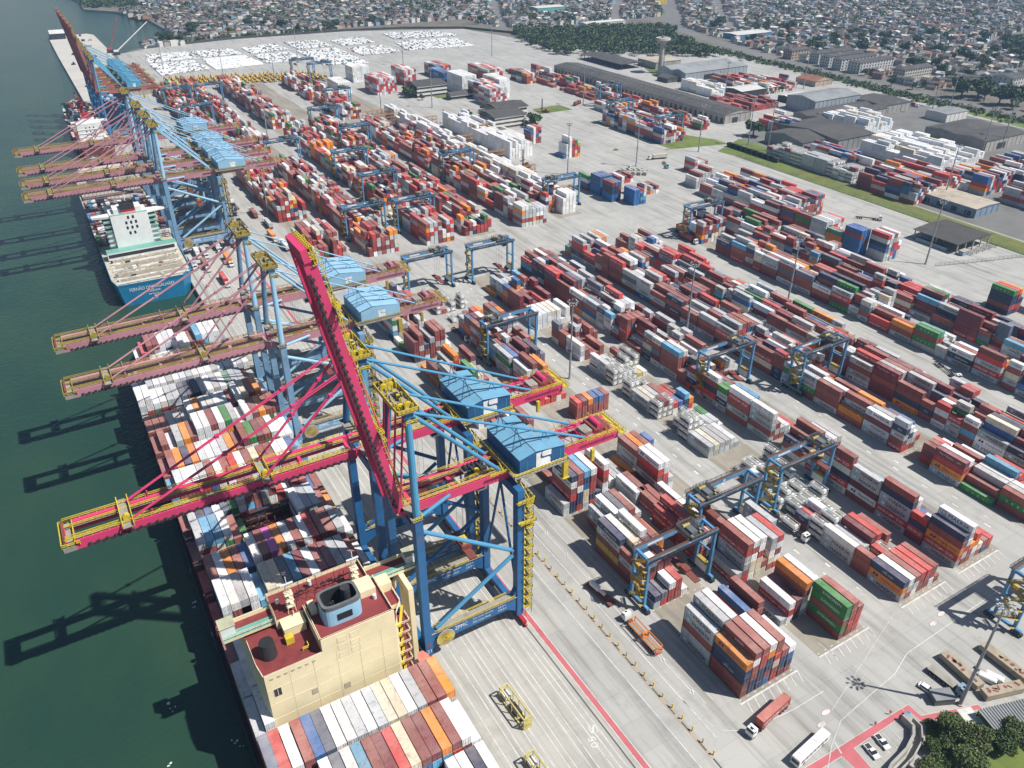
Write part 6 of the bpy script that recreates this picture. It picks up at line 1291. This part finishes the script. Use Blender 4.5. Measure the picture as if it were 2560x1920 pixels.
tag(m.build('shrubbery'), 'scrub and mangrove along the highway verge and the shore', 'shrubs', kind='stuff')

# ------------------------------------------------------------------ the town
def hx(y):
    P_ = [(200,846),(520,848),(700,858),(790,872),(960,910),(1077,945),(1240,1075),(1400,1200),(1600,1380),(2200,1900)]
    for (a, b), (c, d) in zip(P_, P_[1:]):
        if a <= y <= c: return b+(d-b)*(y-a)/(c-a)
    return P_[-1][1] if y > 2200 else 846
ROADS = [([(862,1125),(985,1290),(1101,1434),(1250,1600)], 11), ([(943,1077),(700,1190)], 10), ([(1000,1000),(1151,1191),(1330,1400)], 10), ([(930,700),(1300,740),(1900,830)], 10), ([(871,620),(1200,560),(1700,520)], 10), ([(690,1190),(760,1330),(900,1600)], 9), ([(300,1390),(380,1560),(520,1800)], 9), ([(858,700),(872,790),(910,960),(945,1077),(1075,1240),(1200,1400)], 19)]
def near_road(x, y):
    for pts, w_ in ROADS:
        for (x0, y0), (x1, y1) in zip(pts, pts[1:]):
            dx, dy = x1-x0, y1-y0; t = max(0, min(1, ((x-x0)*dx+(y-y0)*dy)/(dx*dx+dy*dy)))
            if math.hypot(x-x0-t*dx, y-y0-t*dy) < w_: return True
    return False
AV = [(878,660,958,750),(900,612,960,640),(880,770,925,795),(955,515,990,550),(935,925,1015,965),(815,1145,905,1175),(835,1325,905,1365),(1105,1325,1145,1355),(860,360,910,560)]
def town(x, y):
    if any(a-4 < x < c+4 and b-4 < y < d+4 for a, b, c, d in AV): return None
    if near_road(x, y): return None
    if x > hx(y)+20: return 'across the highway' if y < 1000 else 'up the town road'
    if inside((x, y), WOOD): return None
    if y > 1342 and x > (232 if y < 1625 else 200 if y < 1765 else 250 if y < 2010 else 160) and x < hx(y)-16: return 'behind the car lot wall'
    if x > 700 and y > 1195 and x < hx(y)-16: return 'behind the wood'
    if x > 165 and 1305 < y < 1342 and x < 222: return 'on the bay shore'
    return None
rn = random.Random(77); HS = []; TT_ = []
y = 340.
while y < 2250:
    x = 150.
    while x < 2050:
        big = 10. if y+x*.6 < 2000 else 11.2
        px, py = x+rn.uniform(-2.6, 2.6), y+rn.uniform(-2.6, 2.6); z_ = town(px, py)
        if z_ and in_frame((px, py, 3), 90):
            if rn.random() < (.10)+.12*max(0, math.sin(px*.021)*math.sin(py*.017+1)): TT_.append((px, py, z_))
            elif rn.random() < .95: HS.append((px, py, z_))
        x += big
    y += 10.2
ROOFS = ['roof_slate']*5+['roof_dark']*5+['roof_grey']*3+['roof_brown']*3+['roof_terracotta', 'roof_tan', 'roof_pale']; mat('roof_brown', (.12,.075,.055), .9, var=.4); RW = dict(roof_slate='grey', roof_dark='dark', roof_grey='pale grey', roof_terracotta='terracotta', roof_tan='tan', roof_pale='white', roof_brown='brown')
WALLS = ['wall_white', 'wall_white', 'wall_tan', 'wall_brick', 'wall_cream', 'concrete_wall', 'concrete_wall', 'concrete_wall', 'wall_blue2']; mat('wall_blue2', (.25,.38,.46), .85); WW = dict(wall_white='white', wall_tan='tan', wall_brick='brick', wall_cream='cream', concrete_wall='grey', wall_blue2='pale blue')
HS.sort(key=lambda p: (Vector((p[0], p[1], 3))-camv).length)
HM = {}; mat('water_tank', (.12, .3, .5), .6)
def house(wm, rf, st):
    k = (wm, rf, st)
    if k not in HM:
        h = 3.1*st; m = MB(); m.box(-3.9, -4.6, 0, 3.9, 4.6, h, wm, skip='b')
        for s_ in range(st):
            for q in (-2, 1.2): m.box(q, -4.66, 1+3.1*s_, q+1, -4.58, 2.2+3.1*s_, 'glass_dark'); m.box(-3.96, q-.4, 1+3.1*s_, -3.88, q+.6, 2.2+3.1*s_, 'glass_dark')
        m.box(-.4, -4.66, 0, .5, -4.58, 2.1, 'dark_steel'); r = MB(); r.gable(-3.9, -4.6, 0, 3.9, 4.6, h, h+1.5, rf, wm, 'y', .4); HM[k] = (m.mesh('house_walls'), r.mesh('roof'))
    return HM[k]
cnt = {}
for x, y, z_ in HS[:300]:
    wm, rf, st = rn.choice(WALLS), rn.choice(ROOFS), rn.choice((1, 1, 2)); w_, r_ = house(wm, rf, st); o = link('house', w_, None, (x, y, 0)); o.scale = (rn.uniform(.8, 1.25), rn.uniform(.8, 1.25), rn.uniform(.9, 1.2)); o.rotation_euler = (0, 0, rn.choice((0, 0, math.pi/2))+rn.gauss(0, .08)+.25); link('roof', r_, o)
    k = f"{'two storey ' if st == 2 else 'low '}{WW[wm]} house with {RW[rf]} roof {z_}"; cnt[k] = cnt.get(k, 0)+1
    tag(o, f"{k}, {ordn(cnt[k])} from the port", 'house', 'houses of the town')
m = MB()
for x, y, z_ in HS[300:]:
    wm, rf, st = rn.choice(WALLS), rn.choice(ROOFS), rn.choice((1, 1, 1, 2, 2)); h = 2.9*st+rn.uniform(0, .8); a, b = rn.uniform(2.6, 5.2), rn.uniform(3, 6); o = len(m.v); n0 = len(m.v)
    m.box(-a, -b, 0, a, b, h, wm, skip='bt')
    if rn.random() < .8: m.gable(-a, -b, 0, a, b, h, h+a*.32, rf, wm, rn.choice('xy'), .3)
    else: m.box(-a, -b, h, a, b, h+.3, rf, skip='b')
    if rn.random() < .12: m.box(-.8, -.8, h+.5, .8, .8, h+2.2, 'water_tank')
    t = .25+rn.gauss(0, .1)+(math.pi/2 if rn.random() < .3 else 0); c_, s_ = math.cos(t), math.sin(t); sc = 1.0
    for i in range(n0, len(m.v)): q = m.v[i]; m.v[i] = (x+q[0]*c_-q[1]*s_, y+q[0]*s_+q[1]*c_, q[2])
tag(m.build('town_houses'), 'dense far-off mass of small houses with grey and tiled roofs', 'houses', kind='stuff')
TT_.sort(key=lambda p: (Vector((p[0], p[1], 3))-camv).length)
for i, (x, y, z_) in enumerate(TT_[:170]): tree(PR[i % 3], x, y, rn.uniform(.8, 1.6), f'dark green tree among houses {z_}, {ordn(i+1)} from the port', 'trees among the town houses', rn.random()*6)
m = MB()
for x, y, z_ in TT_[170:]: leafball(m, (x, y, 5), rn.uniform(4, 7), 34, 1.5, rn)
tag(m.build('town_trees'), 'far dark tree crowns dotted between the distant houses', 'trees', kind='stuff')

# ------------------------------------------------------------------ car lots and excavator park
LOTS = [([(159,1243),(210,1244),(218,1180),(151,1182)], 'nearest the bay'), ([(216,1241),(269,1246),(274,1187),(225,1185)], 'second from the bay'), ([(284,1233),(335,1250),(340,1189),(285,1182)], 'third from the bay'), ([(350,1253),(400,1247),(403,1188),(351,1184)], 'fourth from the bay'), ([(415,1239),(469,1245),(467,1186),(415,1181)], 'fifth from the bay'),
        ([(150,1170),(206,1174),(212,1099),(151,1084)], 'nearest bay, lower row'), ([(218,1174),(273,1174),(280,1095),(215,1088)], 'second from bay, lower row'), ([(283,1168),(333,1175),(337,1099),(285,1100)], 'third from bay, lower row'), ([(345,1174),(400,1172),(398,1036),(341,1050)], 'large lot at middle'), ([(413,1157),(464,1161),(469,1091),(410,1094)], 'beside large middle lot'), ([(510,1261),(592,1241),(605,1182),(503,1200)], 'along boundary wall'), ([(494,1180),(586,1163),(578,1085),(479,1098)], 'under boundary wall corner')]
CARS = []; rn = random.Random(5)
for li, (poly, nm) in enumerate(LOTS):
    ys = [p[1] for p in poly]; xs = [p[0] for p in poly]; yy = min(ys)+3; row = 0
    while yy < max(ys)-2:
        if row % 6 != 5 or li in (6, 5):
            xx = min(xs)+2
            while xx < max(xs)-1:
                if inside((xx, yy), poly) and rn.random() < .95: CARS.append((xx+rn.gauss(0,.08), yy+rn.gauss(0,.1), li))
                xx += 2.15
        yy += 4.75; row += 1
for x, y in [(640+rn.uniform(0,60), 770+rn.uniform(0,35)) for _ in range(90)]: CARS.append((x+40, y, 12))
CARS.sort(key=lambda p: (Vector((p[0], p[1], 1))-camv).length)
mat('car_glass', (.14,.17,.20), .12)  # sky reflection in the windows put into this paler glass colour
def lotcar(m, x, y, c_):
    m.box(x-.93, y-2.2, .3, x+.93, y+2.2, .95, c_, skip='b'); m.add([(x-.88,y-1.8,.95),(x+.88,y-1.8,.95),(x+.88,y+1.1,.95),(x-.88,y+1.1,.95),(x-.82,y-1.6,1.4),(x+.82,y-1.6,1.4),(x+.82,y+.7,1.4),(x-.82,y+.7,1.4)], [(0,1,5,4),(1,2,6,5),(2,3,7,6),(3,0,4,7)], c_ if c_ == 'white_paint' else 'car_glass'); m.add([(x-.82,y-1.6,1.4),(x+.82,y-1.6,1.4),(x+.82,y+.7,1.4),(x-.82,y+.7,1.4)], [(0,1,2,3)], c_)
mat('car_silver', (.4,.41,.42), .4); mat('car_dark', (.04,.045,.055), .35); mat('car_red', (.3,.03,.03), .4); CM = {}
CW = dict(white_paint='white', car_silver='silver', car_dark='dark', car_red='red'); PICK = ['white_paint']*14+['car_silver']*3+['car_dark', 'car_red']
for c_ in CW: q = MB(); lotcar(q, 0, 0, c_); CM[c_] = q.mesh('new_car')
m = MB()
for i, (x, y, li) in enumerate(CARS):
    c_ = rn.choice(PICK) if li not in (6,) else 'white_paint'
    if i < 300: o = link('new_car', CM[c_], None, (x, y, .02)); nm = LOTS[li][1] if li < 12 else 'below the water tower'; tag(o, f'{CW[c_]} new car parked in close rows, lot {nm}', 'car', f'cars in the lot {nm}')
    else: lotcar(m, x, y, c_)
tag(m.build('new_cars'), 'thousands of new cars in close rows across the far lots', 'cars', kind='stuff')
def digger():
    t = MB()
    for s_ in (-1, 1): t.box(s_*1.1-.35, -2, 0, s_*1.1+.35, 2, .9, 'dark_steel')
    b = MB(); b.box(-1.3, -2.3, .9, 1.3, 1.2, 2., 'excavator_yellow'); b.box(-1.3, .2, 2., -.3, 1.5, 3., 'excavator_yellow'); b.box(-1.32, .3, 2.1, -.28, 1.52, 2.8, 'glass_dark')
    a = MB(); a.beam((.3, 1, 1.6), (.3, 4, 4.6), .5, .6, 'excavator_yellow'); a.beam((.3, 4, 4.6), (.3, 6.6, 2.2), .4, .5, 'excavator_yellow'); a.box(-.2, 6, 1., .8, 7, 2.2, 'dark_steel')
    return t.mesh('track'), b.mesh('body'), a.mesh('arm')
mat('excavator_yellow', (.62,.38,.02), .5); D = digger(); k = 0
for yy in (972, 982, 992, 1003, 1013, 1023, 1034, 1044, 1054):
    for xx in range(152, 318, 6):
        if yy > 1062-(xx-150)*.33-.5 or yy < 1006-(xx-150)*.26: continue
        k += 1; o = thing('excavator', 'yellow excavator parked in the long rows below the white car lots', 'excavator', (xx+rn.gauss(0,.5), yy+rn.gauss(0,.8), 0), rn.gauss(.2,.15), 'yellow excavators parked in rows')
        for n_, me in zip(('track', 'body', 'arm'), D): link(n_, me, o)
def stacker(label, x, y, rz):
    c = thing('reach_stacker', label, 'reach stacker', (x, y, 0), rz); m = MB(); m.box(-1.6, -4, .8, 1.6, 3.5, 2., 'rust_red'); wheels(m, (-2.8, 2.6), 1.7, .9); m.box(-.9, -1.5, 2, .9, .6, 3.6, 'rust_red'); m.build('body', c); m = MB()
    for s_ in (-.8, .8): m.box(s_-.2, 3.5, .5, s_+.2, 4., 13, 'dark_steel')
    for z in (2, 7, 12.8): m.box(-.9, 3.5, z, .9, 4, z+.3, 'dark_steel')
    m.box(-3, 4, 4, 3, 4.5, 4.6, 'rust_red'); m.build('mast', c)
stacker('red forklift mast truck alone on open concrete near offices', 449, 693, R(40)); stacker('red forklift mast truck among white reefers', 336, 545, R(20)); stacker('red stacker beside white reefer towers', 345, 705, R(70))
for i, (x, y, a, b) in enumerate(((121, 1290, (20, 60, 42), 'red_crane'), (126, 1268, (50, 70, 36), 'white_paint'))):
    c = thing('crawler_crane', f"{'red' if i == 0 else 'white'} lattice crawler crane at the root of the pale pier", 'crane', (x, y, 0)); m = MB(); m.box(-4, -3, 0, 4, 3, 4, 'dark_steel'); m.box(-3, -2, 4, 3, 3, 6, b); m.build('body', c); m = MB()
    for u, v in ((-.7,-.7),(.7,-.7),(-.7,.7),(.7,.7)): m.beam((u, v, 4), (a[0]+u*.3, a[1]*.3+v*.3, a[2]), .3, .3, b)
    for k in range(18): f = k/18; m.beam((a[0]*f-.8, a[1]*.3*f, 4+(a[2]-4)*f), (a[0]*(f+.05)+.8, a[1]*.3*(f+.05), 4+(a[2]-4)*(f+.05)), .2, .2, b)
    m.build('lattice_boom', c)
# odds and ends on the pier and by the excavators
rn = random.Random(31); 
for i in range(26): 
    m = MB(); x, y = rn.uniform(66, 112), rn.uniform(1010, 1480); m.cbox(0, 0, 0, rn.uniform(2, 6), rn.uniform(2, 6), rn.uniform(1, 3), rn.choice(['rust_red', 'deck_grey', 'dark_steel', 'wall_tan'])); m.cbox(.5, .3, 1, 1.5, 1.5, rn.uniform(1, 3), 'dark_steel', .4); o = m.build('pier_equipment', None, (x, y, .05)); tag(o, f'small heap of works gear on the pale pier, {ordn(i+1)} along it', 'equipment', 'works gear on the pier')
for i in range(10):
    m = MB(); m.cbox(0, 0, 0, 6, 2.5, 2.6, 'concrete_wall', .15*i); m.cbox(1.5, .3, 2.6, .6, .6, .5, 'dark_steel'); o = m.build('concrete_block', None, (392+(i % 5)*3.4, 488+(i//5)*7-(i % 5)*2.2, 0)); tag(o, f'grey concrete frame section beside blue stacks, {ORD[i+1]} of the row', 'concrete frame', 'concrete frames beside blue stacks')
mat('dark_green', (.035,.042,.03), .85, var=.4)
for i in range(9):
    m = MB(); m.cbox(0, 0, .9, 9, 2.6, 2.6, 'dark_green'); m.cbox(1, 0, 3.5, 3, 1.6, .6, 'dark_steel')
    for k in (-3, -2, 2, 3): m.tube((k, -1.2, .5), (k, 1.2, .5), .5, 'dark_steel', 8)
    o = m.build('old_wagon', None, (519, 503-i*6.2, 0)); o.rotation_euler = (0, 0, R(90)); tag(o, f'dark derelict rail wagon on the grass, {ORD[i+1]} from the gate', 'wagon', 'dark derelict wagons on the grass')


# ------------------------------------------------------------------ the air
m = MB(); hb = [(-900,-250),(2300,-250),(2300,2500),(-900,2500)]; hz = bpy.data.materials.new('haze'); hz.use_nodes = True; t = hz.node_tree; t.nodes.remove(t.nodes['Principled BSDF']); v = node(t, 'ShaderNodeVolumePrincipled'); v.inputs['Color'].default_value = (.42, .66, 1., 1); v.inputs['Density'].default_value = .00012; v.inputs['Anisotropy'].default_value = .2; t.links.new(v.outputs[0], t.nodes['Material Output'].inputs['Volume']); MATS['haze'] = hz
m.box(-900, -250, -5.5, 2300, 2500, 200, 'haze'); o = m.build('haze'); tag(o, 'thin pale blue air between the camera and the far town', 'haze', kind='stuff')
